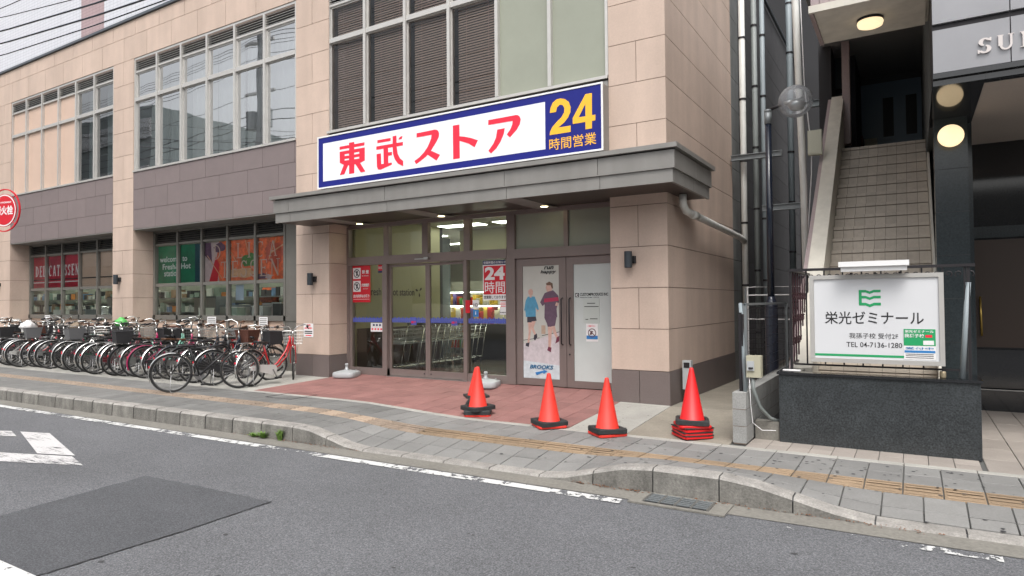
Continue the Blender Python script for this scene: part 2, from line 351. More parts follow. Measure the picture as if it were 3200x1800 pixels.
# narrow serif capitals as strokes (unit box 1 x 1)
def serif(word, x0, x1, z0, z1, y, m, parent, name='lettering', thick=.15, thin=.07, gap=.22, depth=.003):
    def bar(p, q, wd):
        (ax, az), (bx, bz) = p, q; d = Vector((bx-ax, bz-az)); n = Vector((-d.y, d.x)).normalized()*wd/2
        return [(ax-n.x, az-n.y), (bx-n.x, bz-n.y), (bx+n.x, bz+n.y), (ax+n.x, az+n.y)]
    def arc(cx, cz, rx, rz, a0, a1, t0, t1, n=10):
        out = []; inn = []
        for i in range(n+1):
            u = i/n; a = R(a0+(a1-a0)*u); th = t0+(t1-t0)*math.sin(math.pi*u)
            out.append((cx+rx*math.cos(a), cz+rz*math.sin(a))); inn.append((cx+(rx-th)*math.cos(a), cz+(rz-t0)*math.sin(a)))
        return out+inn[::-1]
    T, t = thick, thin
    def stem(x, lo=0, hi=1, w_=None, sf=True):
        w_ = w_ or T; o = [[(x-w_/2, lo), (x+w_/2, lo), (x+w_/2, hi), (x-w_/2, hi)]]
        if sf: o += [[(x-w_/2-.09, lo), (x+w_/2+.09, lo), (x+w_/2+.09, lo+.045), (x-w_/2-.09, lo+.045)], [(x-w_/2-.09, hi-.045), (x+w_/2+.09, hi-.045), (x+w_/2+.09, hi), (x-w_/2-.09, hi)]]
        return o
    G = {'I': (.34, stem(.17)),
         'D': (.78, stem(.17)+[arc(.2, .5, .52, .5, -90, 90, t, T)]),
         'E': (.62, stem(.17)+[bar((.17, .03), (.58, .03), t), bar((.17, .97), (.58, .97), t), bar((.17, .5), (.45, .5), t), bar((.575, 0), (.575, .22), t*.8), bar((.575, .78), (.575, 1), t*.8), bar((.45, .4), (.45, .6), t*.8)]),
         'L': (.60, stem(.17)+[bar((.17, .03), (.56, .03), t), bar((.555, 0), (.555, .24), t*.8)]),
         'T': (.68, stem(.34)+[bar((.03, .965), (.65, .965), t), bar((.04, .76), (.04, 1), t*.8), bar((.64, .76), (.64, 1), t*.8)]),
         'A': (.76, [bar((.12, .02), (.36, .98), t), bar((.38, .98), (.62, .02), T), bar((.2, .33), (.54, .33), t), bar((.0, .02), (.25, .02), .045), bar((.48, .02), (.76, .02), .045)]),
         'C': (.72, [arc(.4, .5, .38, .5, 55, 305, t, T, 16), bar((.63, .74), (.63, .98), t*.8)]),
         'S': (.56, [arc(.27, .74, .24, .26, 20, 260, t, T, 14), arc(.27, .27, .25, .27, -160, 80, t, T, 14), bar((.49, .76), (.49, .98), t*.7), bar((.03, .02), (.03, .26), t*.7)]),
         'N': (.80, [bar((.17, 0), (.17, .98), t), bar((.14, .97), (.64, .02), T), bar((.64, 0), (.64, 1), t), bar((.03, .022), (.31, .022), .045), bar((.5, .978), (.78, .978), .045), bar((.02, .978), (.2, .978), .045)]),
         'U': (.80, [bar((.17, .3), (.17, 1), T), bar((.63, .3), (.63, 1), t), arc(.4, .32, .27, .32, 180, 360, t, t*1.3), bar((.04, .978), (.30, .978), .045), bar((.5, .978), (.76, .978), .045)]),
         ' ': (.4, [])}
    tot = sum(G[c][0] for c in word)+gap*(len(word)-1); s = (x1-x0)/tot; h = z1-z0; cx = 0; k = 0; mb = MB()
    for c in word:
        for lp in G[c][1]:
            pts = [(x0+(cx+px)*s, z0+pz*h) for px, pz in lp]
            a = sum(pts[i][0]*pts[(i+1) % len(pts)][1]-pts[(i+1) % len(pts)][0]*pts[i][1] for i in range(len(pts)))
            if a < 0: pts = pts[::-1]
            mb.prism([pts], y-depth-k*.00025, y); k = (k+1) % 12
        cx += G[c][0]+gap
    return mb.build(name, m, parent)
def sm(a, b, x):
    t = min(1, max(0, (x-a)/(b-a))); return t*t*(3-2*t)

# ------------------------------------------------------------------ ground heights
ROADZ = -.232
def kf(x): return -3.68+.018*x                       # kerb front line
def zb(x): return -.10*sm(-4.7, -2.0, x)             # height along the border strip
def zk(x):                                           # height of the kerb top
    hi = -.022
    if x < -1: return hi-.183*sm(-3.7, -2.6, x)
    return -.205+.208*sm(-.15, .95, x)-.208*sm(1.60, 2.90, x)
def zap(x, y):                                       # apron between border strip and facade
    z0 = min(.05, max(0, -.007*x)) if x < 0 else 0
    if y > 0: return z0+(.09-z0)*min(1, y/.54) if x < -.9 and x > -7.2 else z0-.012*y
    return z0+(zb(x)-z0)*(-y/1.82)
def zs(x, y):                                        # pavement
    a = zb(x); b = zk(x); return a+(b-a)*min(1, max(0, (-y-2.75)/.8))

# ================================================================== GROUND
g = MB().quad((-1500, -1500, ROADZ-.03), (1500, -1500, ROADZ-.03), (1500, 1500, ROADZ-.03), (-1500, 1500, ROADZ-.03)).build('ground', M['concrete2'], kind='structure')
road = MB().quad((-90, -16, ROADZ), (60, -16, ROADZ), (60, kf(60)-.27, ROADZ), (-90, kf(-90)-.27, ROADZ)).build('road', M['asphalt'], kind='structure')
MB().quad((-90, kf(-90)-.27, ROADZ+.004), (60, kf(60)-.27, ROADZ+.004), (60, kf(60)+.02, ROADZ+.006), (-90, kf(-90)+.02, ROADZ+.006)).build('gutter', M['gutter'], kind='structure')
def sheet(name, pts, m, z, parent): return MB().add([(x, y, z) for x, y in pts], [tuple(range(len(pts)))]).build(name, m, parent)
rq = random.Random(9); bp_ = [(-3.78, -5.66), (-2.94, -5.62), (-1.87, -5.60), (-1.83, -6.43), (-1.86, -7.5), (-1.9, -9), (-3.54, -9), (-3.56, -7.0)]; ep = []
for i in range(len(bp_)):
    a_, b_ = bp_[i], bp_[(i+1) % len(bp_)]
    for q in range(16): ep.append((a_[0]+(b_[0]-a_[0])*q/16+rq.uniform(-.010, .010), a_[1]+(b_[1]-a_[1])*q/16+rq.uniform(-.010, .010)))
sheet('asphalt_patch', ep[::-1], M['asphalt2'], ROADZ+.004, road)
ck = MB(); rc = random.Random(5); pts = [(-1.87, -5.60), (-1.83, -6.43), (-1.86, -7.5), (-1.9, -9)]
for a_, b_ in zip(pts[:-1], pts[1:]):
    for i in range(24):
        u0, u1 = i/24, (i+1)/24; p0 = (a_[0]+(b_[0]-a_[0])*u0+rc.uniform(-.006, .006), a_[1]+(b_[1]-a_[1])*u0); p1 = (a_[0]+(b_[0]-a_[0])*u1+rc.uniform(-.006, .006), a_[1]+(b_[1]-a_[1])*u1); w_ = rc.uniform(.003, .011)
        ck.quad((p0[0]-w_, p0[1], ROADZ+.006), (p1[0]-w_, p1[1], ROADZ+.006), (p1[0]+w_, p1[1], ROADZ+.006), (p0[0]+w_, p0[1], ROADZ+.006))
ck.build('seam_crack', M['ink'], road)
Zm = ROADZ+.008
sheet('road_marking', [(-7.75, -5.2), (-7.24, -5.05), (-5.42, -5.57), (-5.96, -5.74)][::-1], M['paint2'], Zm, road)
sheet('road_marking', [(-6.45, -5.95), (-5.41, -5.61), (-4.82, -5.77), (-5.89, -6.15)][::-1], M['paint2'], Zm, road)
sheet('road_marking', [(-8.6, -5.55), (-7.92, -5.24), (-7.41, -5.38), (-8.0, -5.66)][::-1], M['paint2'], Zm, road)
sheet('road_marking', [(-2.6, -7.47), (-1.83, -7.47), (-1.75, -9.2), (-2.6, -9.2)][::-1], M['paint'], Zm, road)
def eline(x0, x1, m=M['paint'], wd=.13):
    n = max(1, int((x1-x0)/1.5)); mb = MB()
    for i in range(n):
        a = x0+(x1-x0)*i/n; b = x0+(x1-x0)*(i+1)/n
        mb.quad((a, kf(a)-.31-wd, Zm), (b, kf(b)-.31-wd, Zm), (b, kf(b)-.31, Zm), (a, kf(a)-.31, Zm))
    mb.build('edge_line', m, road)
eline(-60, .86); eline(1.68, 3.6, paint_worn('very_worn_paint', (.6, .6, .59), .60, (12, 9, 30)), .11)
# drain
dr = thing('drain_grate', 'cast iron gutter drain grate let into the roadside beside the raised kerb', 'drain', (1.03, -3.97, ROADZ+.013))
MB().box(-.12, .72, -.05, .30, -.01, .004).build('drain_surround', M['gutter'], dr)
MB().box(0, .58, 0, .25, .004, .008).build('pit', M['ink'], dr)
for k in range(5): MB().box(k*.14, k*.14+.02, 0, .25, .008, .016).build('grate_bar', M['steel'], dr)
for k in range(4):
    mb = MB()
    for j in range(5): mb.box(k*.14+.02, k*.14+.14, .02+j*.048, .045+j*.048, .008, .014)
    mb.build('grate_slot', M['galv'], dr)

# kerb
kerb = MB().box(-60, 40, -3.5, -3.49, ROADZ-.02, ROADZ).build('kerb', M['gutter'], kind='structure')
def kstone(x0, x1):
    g_ = .006 if x0 > -4.6 else .013; a, b = x0+g_, x1-g_; mb = MB(); xs = [a, (a+b)/2, b] ; vs = []
    for x in xs:
        f, bk, z = kf(x), kf(x)+.17, zk(x)
        vs += [(x, f-.01, ROADZ-.02), (x, f, z-.024), (x, f+.024, z), (x, bk, z+.002), (x, bk, ROADZ-.02)]
    mb.add(vs, []); 
    for i in range(2):
        for j in range(4): mb.f.append((i*5+j, (i+1)*5+j, (i+1)*5+j+1, i*5+j+1)); mb.mi.append(1 if j == 0 else 0)
    mb.f += [(0, 1, 2, 3, 4), (14, 13, 12, 11, 10)]; mb.mi += [1, 1]; return mb
cj = MB(); cv = []; NJ = 330
for i in range(NJ+1):
    xx = -62+i*.21; f_, z_ = kf(xx)+.006, zk(xx)-.006
    cv += [(xx, f_, ROADZ-.02), (xx, f_, z_-.03), (xx, f_+.03, z_), (xx, f_+.158, z_), (xx, f_+.158, ROADZ-.02)]
cj.add(cv, [(i*5+j, (i+1)*5+j, (i+1)*5+j+1, i*5+j+1) for i in range(NJ) for j in range(4)]); cj.build('kerb_joint_mortar', M['ink'], kerb)
x = -25.98
while x < 7:
    n = x+.6; kstone(x, n).build('kerb_stone', [M['kerb'], M['kerbface']], kerb); x = n
mbk = MB()
for i in range(60):
    a = -61.98+i*.6; s_ = kstone(a, a+.6); mbk.add(s_.v, s_.f)
mbk.build('far_kerb_stones', M['kerb'], kerb, kind='stuff')

# pavement of grey tiles with a tactile strip
pave = thing('pavement', 'grey tiled pavement with an ochre tactile strip along the kerb', 'pavement', kind='structure')
def strip(xa, xb, ya, yb, zf, m, name, parent, n=60, dz=-.012):
    mb = MB()
    for i in range(n):
        a = xa+(xb-xa)*i/n; b = xa+(xb-xa)*(i+1)/n
        mb.quad((a, ya, zf(a, ya)+dz), (b, ya, zf(b, ya)+dz), (b, yb, zf(b, yb)+dz), (a, yb, zf(a, yb)+dz))
    return mb.build(name, m, parent)
ye = [-1.94, -2.30, -2.65, -2.95, -3.25]
for a, b in zip(ye[:-1], ye[1:]): strip(-60, 12, b, a, zs, M['grout'], 'bedding', pave, 480, -.014)
mb = MB()
for i in range(480):
    a = -60+72*i/480; b = a+.15
    mb.quad((a, kf(a)+.16, zk(a)-.02), (b, kf(b)+.16, zk(b)-.02), (b, -3.25, zs(b, -3.25)-.02), (a, -3.25, zs(a, -3.25)-.02))
mb.build('bedding', M['grout'], pave)
def tile_mb(x0, x1, y0, y1, zf, g_=.0055, dz=0, bars=False):
    mb = MB(); a, b, c, d = x0+g_, x1-g_, y0+g_, y1-g_; jz = random.uniform(-.0015, .0015)+dz
    P = [(a, c), (b, c), (b, d), (a, d)]; e = .004
    Pi = [(a+e, c+e), (b-e, c+e), (b-e, d-e), (a+e, d-e)]
    vs = [(p[0], p[1], zf(*p)-.03) for p in P]+[(p[0], p[1], zf(*p)+jz-.003) for p in P]+[(p[0], p[1], zf(*p)+jz) for p in Pi]
    fs = [(8, 9, 10, 11)]
    for i in range(4): j = (i+1) % 4; fs += [(i, j, j+4, i+4), (i+4, j+4, j+8, i+8)]
    mb.add(vs, fs)
    if bars:
        for k in range(4):
            yy = c+(d-c)*(k+.5)/4; w_ = .013; A, B = a+.012, b-.012
            za, zb_ = zf(A, yy)+jz, zf(B, yy)+jz
            mb.add([(A, yy-w_, za), (B, yy-w_, zb_), (B, yy+w_, zb_), (A, yy+w_, za), (A+.004, yy-w_+.005, za+.006), (B-.004, yy-w_+.005, zb_+.006), (B-.004, yy+w_-.005, zb_+.006), (A+.004, yy+w_-.005, za+.006)],
                   [(4, 5, 6, 7), (0, 1, 5, 4), (1, 2, 6, 5), (2, 3, 7, 6), (3, 0, 4, 7)])
    return mb
far = MB(); fart = MB(); npv = 0
i0 = -130
for i in range(i0, 30):
    xa = i*.30; xb = xa+.30
    near = -9.0 <= xa < 5.6
    rows = list(zip(ye[:-1], ye[1:]))
    for r_, (a, b) in enumerate(rows):
        t_ = r_ == 2; pale = t_ and (-5.6 < xa < -3.2) and i % 2 == 0 or (t_ and xa > 3.75)
        sh = .15 if r_ == 3 else 0
        mb = tile_mb(xa+sh, xb+sh, b, a, zs, bars=t_)
        if near: mb.build('paving_tile', M['tactilep'] if pale else (M['tactile2'] if xa < -2.6 else M['tactile']) if t_ else (M['tile2'] if xa < -3.6 else M['tile']), pave)
        elif a > 0 or xa > -62: (fart if t_ else far).add(mb.v, mb.f)
    kb = kf(xa)+.175
    mb = tile_mb(xa+.15, xb+.15, kb, -3.25, zs)
    if near: mb.build('paving_tile', M['tile2'] if xa < -3.6 else M['tile'], pave)
    else: far.add(mb.v, mb.f)
far.build('far_paving_tiles', M['tile2'], pave, kind='stuff'); fart.build('far_tactile_tiles', M['tactile2'], pave, kind='stuff')
# border strip
bs = thing('border_strip', 'narrow pale concrete edging strip between pavement and shop forecourt', 'edging', kind='structure')
for i in range(-44, 9):
    xa = i*.6; tile_mb(xa, xa+.6, -1.94, -1.82, lambda x, y: zb(x)+.001, .003).build('edging_stone', M['concrete'], bs)
# manhole frame on the pavement
mh = thing('manhole_cover', 'square tile filled manhole cover in the pavement beside the bicycles', 'manhole', (-6.2, -2.28, .0))
for a in ((0, .62, 0, .012), (0, .62, .588, .60), (0, .012, .012, .588), (.608, .62, .012, .588)): MB().box(a[0], a[1], a[2], a[3], -.002, .0045).build('frame_bar', M['darksteel'], mh)

# forecourt: red tiles, concrete slabs
fc = thing('forecourt', 'shop forecourt of red paving tiles and pale concrete slabs', 'forecourt', kind='structure')
def slab(x0, x1, y0, y1, m, n=1, name='concrete_slab'):
    for i in range(n):
        a = x0+(x1-x0)*i/n; b = x0+(x1-x0)*(i+1)/n; tile_mb(a, b, y0, y1, zap, .004).build(name, m, fc)
strip(-60, 1.3, -1.82, 0, zap, M['grout'], 'bedding', fc, 200, -.016); strip(-60, 1.3, 0, .56, zap, M['grout'], 'bedding', fc, 200, -.016); strip(-.9, 1.3, .56, 4.6, zap, M['grout'], 'bedding', fc, 4, -.016)
RX0, RX1 = -7.12, -.78
nx = 21; ny = 8
for i in range(nx):
    for j in range(ny):
        a = RX0+(RX1-RX0)*i/nx; b = RX0+(RX1-RX0)*(i+1)/nx; c = -1.82+j*.295; d = c+.295
        sh = 0
        tile_mb(a, b, c, min(d, .52), zap, .003).build('red_tile', M['redtile'], fc)
slab(-7.5, RX0, -1.82, .0, M['concrete']); 
for k in range(9): slab(-7.5-(k+1)*1.8, -7.5-k*1.8, -1.82, -.9, M['concrete']); slab(-7.5-(k+1)*1.8, -7.5-k*1.8, -.9, 0, M['concrete']); slab(-7.5-(k+1)*1.8, -7.5-k*1.8, 0, .54, M['concrete'])
slab(RX1, .02, -1.82, -.12, M['concrete']); slab(RX1, .02, -.12, 0, M['concrete'])
slab(.02, 1.28, -1.82, -.95, M['concrete2']); slab(.02, 1.28, -.95, 0, M['concrete2']); slab(.02, 1.28, 0, 2.4, M['concrete2']); slab(.02, 1.28, 2.4, 4.6, M['concrete2'])
# neighbour forecourt of pale tiles
nf = thing('neighbour_forecourt', 'pale pinkish tiles round the black granite planter and entrance', 'forecourt', kind='structure')
zf = lambda x, y: -.10
MB().quad((1.3, -1.82, -.112), (9, -1.82, -.112), (9, 2.4, -.112), (1.3, 2.4, -.112)).build('bedding', M['grout'], nf)
for i in range(26):
    a = 1.45+i*.22
    if a < 3.6: tile_mb(a, a+.22, -1.82, -1.59, zf, .003).build('paving_tile', M['pinktile'], nf); tile_mb(a, a+.22, -1.59, -1.30, zf, .003).build('paving_tile', M['pinktile'], nf)
for i in range(10):
    for j in range(7):
        a = 3.69+i*.3; tile_mb(a, a+.3, -1.82+j*.6, -1.82+(j+1)*.6, zf, .004).build('paving_tile', M['pinktile'], nf)
MB().box(1.3, 3.7, 1.4, 1.42, -.11, -.1).build('bedding', M['grout'], nf)
# gum spots, dead leaves
gm = MB()
def disc(mb, x, y, z, r, n=7):
    a0 = random.random()*6; el = random.uniform(.6, 1)
    mb.add([(x+r*math.cos(a0+6.283*k/n)*random.uniform(.8, 1), y+r*el*math.sin(a0+6.283*k/n)*random.uniform(.8, 1), z) for k in range(n)], [tuple(range(n))])
for k in range(190):
    x = random.uniform(-7, 5) if k < 60 else random.triangular(-1, 5, 2.8); y = random.uniform(-3.5, -1.98)
    if k > 150: y = random.triangular(-3.0, -1.98, -2.05)
    disc(gm, x, y, zs(x, y)+.0035+(.006 if -2.95 < y < -2.65 else 0), random.uniform(.008, .024))
for k in range(30):
    x = random.uniform(-.7, .1); y = random.uniform(-1.75, -.2); disc(gm, x, y, zap(x, y)+.003, random.uniform(.008, .018))
for k in range(30):
    x = random.uniform(-5, 3); y = random.uniform(-8, -4.2); disc(gm, x, y, ROADZ+.003 if not (-3.8 < x < -1.8 and y < -5.5) else ROADZ+.006, random.uniform(.012, .03))
gm.build('gum_spots', M['gum'], None, kind='stuff', label='dark spots of old chewing gum trodden into the paving', cat='gum')
lv = MB()
for (xa, xb, dens) in ((.2, 1.0, 80), (1.4, 1.9, 50), (1.9, 3.3, 60), (-4.9, -2.6, 90)):
    for k in range(dens):
        x = random.uniform(xa, xb); y = kf(x)-abs(random.gauss(.012, .03)); a = random.random()*6; s_ = random.uniform(.006, .018); z = ROADZ+.009+random.uniform(0, .012)
        lv.add([(x+s_*math.cos(a), y+s_*math.sin(a), z), (x+s_*.5*math.cos(a+1.7), y+s_*.5*math.sin(a+1.7), z+.006), (x-s_*math.cos(a), y-s_*math.sin(a), z), (x+s_*.5*math.cos(a-1.7), y+s_*.5*math.sin(a-1.7), z+.004)], [(0, 1, 2, 3)])
lv.build('fallen_leaves', M['dryleaf'], None, kind='stuff', label='dry brown leaves and grit gathered along the foot of the kerb', cat='leaves')
def weed(x, y, n, s_, label, h=.13):
    t = thing('weed', label, 'weed', (x, y, ROADZ+.01)); mb = MB()
    for k in range(n):
        a = random.random()*6.283; le = random.uniform(.5, 1)*s_; hh = random.uniform(.3, 1)*h; wd = .006
        p0 = Vector((random.uniform(-.03, .03), random.uniform(-.015, .015), 0)); p1 = p0+Vector((math.cos(a)*le*.5, math.sin(a)*le*.35, hh*.8)); p2 = p0+Vector((math.cos(a)*le, math.sin(a)*le*.6, hh))
        q = Vector((-math.sin(a), math.cos(a), 0))*wd
        mb.add([p0-q*.3, p0+q*.3, p1+q, p1-q, p2], [(0, 1, 2, 3), (3, 2, 4)])
    mb.build('leaf', M['leafgreen'], t)
weed(-4.30, -3.80, 90, .13, 'clump of green weeds at the kerb foot, left of the tallest tuft', .09)
weed(-4.48, -3.80, 60, .12, 'low spreading green weeds at the kerb foot, furthest left clump', .06)
weed(-3.98, -3.79, 80, .09, 'tallest green weed tuft at the kerb where it starts to drop', .15)

# ================================================================== SUPERMARKET BUILDING
B = thing('supermarket_building', 'two storey supermarket building clad in beige stone panels with brown bands', 'building', (0, 0, 0))
J = .005
ZR = [-.12, .50, 1.132, 1.758, 2.388, 3.02, 3.655, 4.288, 4.922, 5.556, 6.19, 6.825, 7.46, 8.095]
def panel(x0, x1, y0, y1, z0, z1, m=M['beige'], j=J): return piece('stone_panel', (x0+j, x1-j, y0, y1, z0+j, z1-j), m, B)
T_ = .03
def pillar(x0, x1, side=True, dep=.56):
    MB().box(x0+.01, x1-.01, .012, dep, -.12, 8.09).build('wall', M['mortar'], B)
    for k in range(len(ZR)-1):
        z0, z1 = ZR[k], ZR[k+1]; m = M['granite'] if k == 0 else M['beige']; mid = (x0+x1)/2
        yf = -.012 if k == 0 else 0
        if k % 2 == 0: panel(x0, mid, yf, T_, z0, z1, m); panel(mid, x1, yf, T_, z0, z1, m)
        else: panel(x0, x1, yf, T_, z0, z1, m)
        if side and z0 < 3.5: piece('stone_panel', (x1-T_, x1, T_+.001, dep-.01, z0+J, min(z1, 3.55)-J), m, B)
pillar(-8.11, -7.11); pillar(-15.4, -14.4); pillar(-22.5, -21.5)
# right corner pillar with the long side wall
MB().box(-.91, -.012, .012, 4.2, -.12, 9.1).build('wall', M['mortar'], B)
for k in range(len(ZR)-1):
    z0, z1 = ZR[k], ZR[k+1]; m = M['granite'] if k == 0 else M['beige']; yf = -.012 if k == 0 else 0; xf_ = .012 if k == 0 else 0
    if k % 2 == 0: panel(-.92, -.46, yf, T_, z0, z1, m); panel(-.46, xf_+J, yf, T_, z0, z1, m)
    else: panel(-.92, xf_+J, yf, T_, z0, z1, m)
for k in range(len(ZR)):
    z0 = ZR[k]; z1 = ZR[k+1] if k+1 < len(ZR) else 9.14
    m = M['granite'] if k == 0 else M['beige']; xf_ = .012 if k == 0 else 0
    piece('stone_panel', (-T_, xf_, T_+.001, 4.2, z0+J, z1-J), m, B)
    # the rest of the side wall, deeper panels coloured darker as alley shade
    for q, (ya, yb, m_) in enumerate(((4.2, 5.0, M['graywall']), (5.0, 8.0, M['shadedwall']), (8.0, 12.0, M['shadedwall']), (12.0, 16.0, M['shadedwall']))): piece('grey_panel', (-T_-.02, -.02, ya+J, yb-J, z0+J, z1-J), m_, B)
MB().box(-.91, -.06, 4.2, 16.2, -.2, 9.1).build('wall', M['mortar'], B)
# parapet
MB().box(-30, -.012, .02, .5, 8.0, 9.12).build('wall', M['mortar'], B)
for r_, (z0, z1) in enumerate(((8.095, 8.73), (8.73, 9.14))):
    x = -23.6+(.55 if r_ else 0)
    while x < -.3:
        e = min(x+1.09, .0); panel(x, e+(J if e == 0 else 0), 0, T_, z0, z1); x += 1.09
MB().box(-30, .06, -.05, .56, 9.145, 9.21).build('coping', M['coping'], B); MB().box(.0, .06, .0, 16, 9.145, 9.21).xf(Matrix.Translation((0, .561, 0))).build('coping', M['coping'], B)
# brown spandrels
def brown(x0, x1):
    MB().box(x0, x1, .015, .55, 3.56, 5.0).build('wall', M['mortar'], B)
    MB().box(x0+.01, x1-.01, .0, .555, 3.535, 3.556).build('soffit', M['canopy'], B)
    for r_, (z0, z1) in enumerate(((3.56, 4.07), (4.07, 4.60), (4.60, 5.06))):
        x = x0-(.52 if r_ % 2 else 0)
        while x < x1-.01:
            a, b = max(x, x0), min(x+1.04, x1)
            if b-a > .05: panel(a, b, .0, T_, z0, z1, M['brownpanel'], .0045)
            x += 1.04
brown(-14.4, -8.11); brown(-21.5, -15.4); MB().box(-30, -22.5, .02, .6, -.1, 8.05).build('wall', M['beige'], B)
MB().box(-7.11, -.92, .02, .5, 3.55, 5.02).build('wall', M['mortar'], B)
for k in (6, 7): 
    pass
# structural mass behind (floor slab, roof, back)
MB().box(-30, -.92, .62, 16, 3.6, 4.95).build('floor_slab', M['roomdark'], B)
MB().box(-30, -.92, .62, 16, 8.15, 9.0).build('roof_slab', M['roomdark'], B)
MB().box(-30, -.92, 15.8, 16, -.1, 9.0).build('rear_wall', M['roomdark'], B)
MB().box(-30, -.92, 5.6, 5.7, 4.95, 8.15).build('inner_wall', M['roomdark'], B)
MB().box(-30, -29.8, .6, 16, -.1, 9.0).build('rear_wall', M['roomdark'], B)

# ---------------------------------------------------------------- windows
def rect_frame(mb, x0, x1, z0, z1, y0, y1, t):
    mb.box(x0, x1, y0, y1, z0, z0+t); mb.box(x0, x1, y0, y1, z1-t, z1); mb.box(x0, x0+t, y0, y1, z0+t, z1-t); mb.box(x1-t, x1, y0, y1, z0+t, z1-t); return mb
def upper_window(x0, n, right, kind):
    """ribbon window of n bays 1.04 m wide, louvres at the head, transom at 7 m"""
    x1 = right; z0, z1 = 5.075, 8.09; yF, yB = .015, .15
    W_ = rect_frame(MB(), x0, x1, z0, z1, yF, yB, .05).box(x0, x1, -.025, .02, z0-.012, z0+.035).build('window', M['alu'], B)
    pw = (x1-x0)/n
    for i in range(1, n): a = x0+pw*i; box('mullion', (a-.032, a+.032, yF-.02, yB, z0+.05, z1-.05), M['alu'], W_)
    for i in range(n):
        a = x0+pw*i+(.05 if i == 0 else .033); b = x0+pw*(i+1)-(.05 if i == n-1 else .033)
        notr = kind == 'big' and i >= 4
        mb = MB()
        if not notr:
            for k in range(5): zz = 7.77+k*.056; mb.add([(a, .03, zz), (b, .03, zz), (b, .10, zz+.045), (a, .10, zz+.045), (a, .03, zz-.008), (b, .03, zz-.008), (b, .10, zz+.037), (a, .10, zz+.037)], [(0, 1, 2, 3), (7, 6, 5, 4), (0, 4, 5, 1), (2, 6, 7, 3)])
            mb.build('louvre', M['alu'], W_); box('louvre_back', (a, b, .11, .12, 7.74, 8.04), M['ink'], W_)
            box('transom', (a, b, yF+.01, yB, 7.70, 7.745), M['alu'], W_); box('transom', (a, b, yF-.005, yB, 6.94, 7.03), M['alu'], W_)
            zz = ((z0+.05, 6.94), (7.03, 7.70))
        else: zz = ((z0+.05, 8.04),)
        for (za, zc) in zz:
            if kind == 'w1' and i < 4: box('infill_panel', (a, b, .07, .09, za, zc), M['infill'], W_); continue
            if notr: box('frosted_pane', (a, b, .07, .09, za, zc), M['film'], W_); continue
            s = rect_frame(MB(), a, b, za, zc, .055, .10, .018 if za < 6 else .032).build('sash', M['alu'], W_)
            MB().quad((a+.015, .075, za+.015), (b-.015, .075, za+.015), (b-.015, .075, zc-.015), (a+.015, .075, zc-.015)).build('pane', M['gl_big'] if kind == 'big' else M['gl_dark'] if kind == 'w1' else M['gl_up'], W_)
        if kind == 'big' and not notr:
            mb = MB()
            k = 0
            while 5.12+k*.048 < 8.02:
                z_ = 5.12+k*.048; mb.quad((a+.06, .19, z_), (b-.02, .19, z_), (b-.02, .205, z_+.036), (a+.06, .205, z_+.036)); k += 1
            for q in (.25, .75): mb.box(a+(b-a)*q-.003, a+(b-a)*q+.003, .186, .190, 5.12, 8.0)
            mb.build('blind', M['blind'], W_, kind='stuff')
        if kind in ('w2',) or (kind == 'w1' and i >= 4):
            mb = MB(); nf = 26; pts = []
            c0, c1 = a-.03, b+.03
            if kind == 'w1': c0, c1 = a+.1, a+(b-a)*.45
            if kind == 'w2' and i < 2: c0 = a+(b-a)*(.55-.5*i)
            for q in range(nf+1): u = q/nf; pts.append((c0+(c1-c0)*u, .34+.035*math.sin(u*31+i*2)+.012*math.sin(u*77+i)))
            vs = [(p[0], p[1], 5.1) for p in pts]+[(p[0]+.01*math.sin(p[0]*9), p[1]*.9+.03, 8.0) for p in pts]
            mb.add(vs, [(q, q+1, q+nf+2, q+nf+1) for q in range(nf)]); mb.build('curtain', M['curtain'] if kind == 'w2' and i > 1 else M['curtaing'], W_, smooth=True)
    return W_
upper_window(-14.4, 6, -8.11, 'w2'); upper_window(-21.5, 6, -15.4, 'w1'); upper_window(-7.16, 6, -.925, 'big')
box('upper_room_floor', (-22, -1, .55, .62, 4.95, 5.06), M['roomdark'], B)

# posters are applied to the lower windows behind the glass
def lower_window(x0, n, right, kind):
    z0, z1 = 1.19, 3.535; y0, y1 = .535, .62
    W_ = rect_frame(MB(), x0, right, z0, z1, y0, y1, .055).build('window', M['alud'], B)
    box('sill_rail', (x0, right, y0-.02, y1, z0-.02, z0+.10), M['alud'], W_)
    for i in range(n+1):
        a = x0+.09+1.04*i; box('mullion', (a-.035, a+.035, y0-.02, y1, .30, z1-.055), M['alud'], W_)
    for i in range(n):
        a, b = x0+.09+1.04*i+.035, x0+.09+1.04*(i+1)-.035
        mb = MB()
        for k in range(5): zz = 3.22+k*.054; mb.add([(a, .545, zz), (b, .545, zz), (b, .60, zz+.035), (a, .60, zz+.035)], [(0, 1, 2, 3)])
        mb.build('louvre', M['alud'], W_); box('louvre_back', (a, b, .602, .612, 3.16, 3.48), M['ink'], W_)
        box('transom', (a, b, y0, y1, 3.14, 3.20), M['alud'], W_); box('transom', (a, b, y0, y1, 2.05, 2.13), M['alud'], W_)
        for (za, zc) in ((1.29, 2.05), (2.13, 3.14)): MB().quad((a, .575, za), (b, .575, za), (b, .575, zc), (a, .575, zc)).build('pane', M['gl_clear'], W_)
        box('infill_panel', (a, b, .57, .59, .42, 1.17), M['infill'], W_)
        box('dark_rail', (a, b, .555, .60, .36, .415), M['ink'], W_); box('base_ledge', (a, b, .52, .60, .0, .355), M['concrete'], W_)
        if kind == 'a' and i >= 3: box('infill_panel', (a, b, .60, .61, 2.13, 3.14), M['infill'], W_); box('dark_rail', (a, b, .59, .599, 2.38, 2.41), M['ink'], W_)
    return W_
LW2 = lower_window(-14.4, 5, -8.7, 'b'); LW1 = lower_window(-21.5, 5, -15.4, 'a')
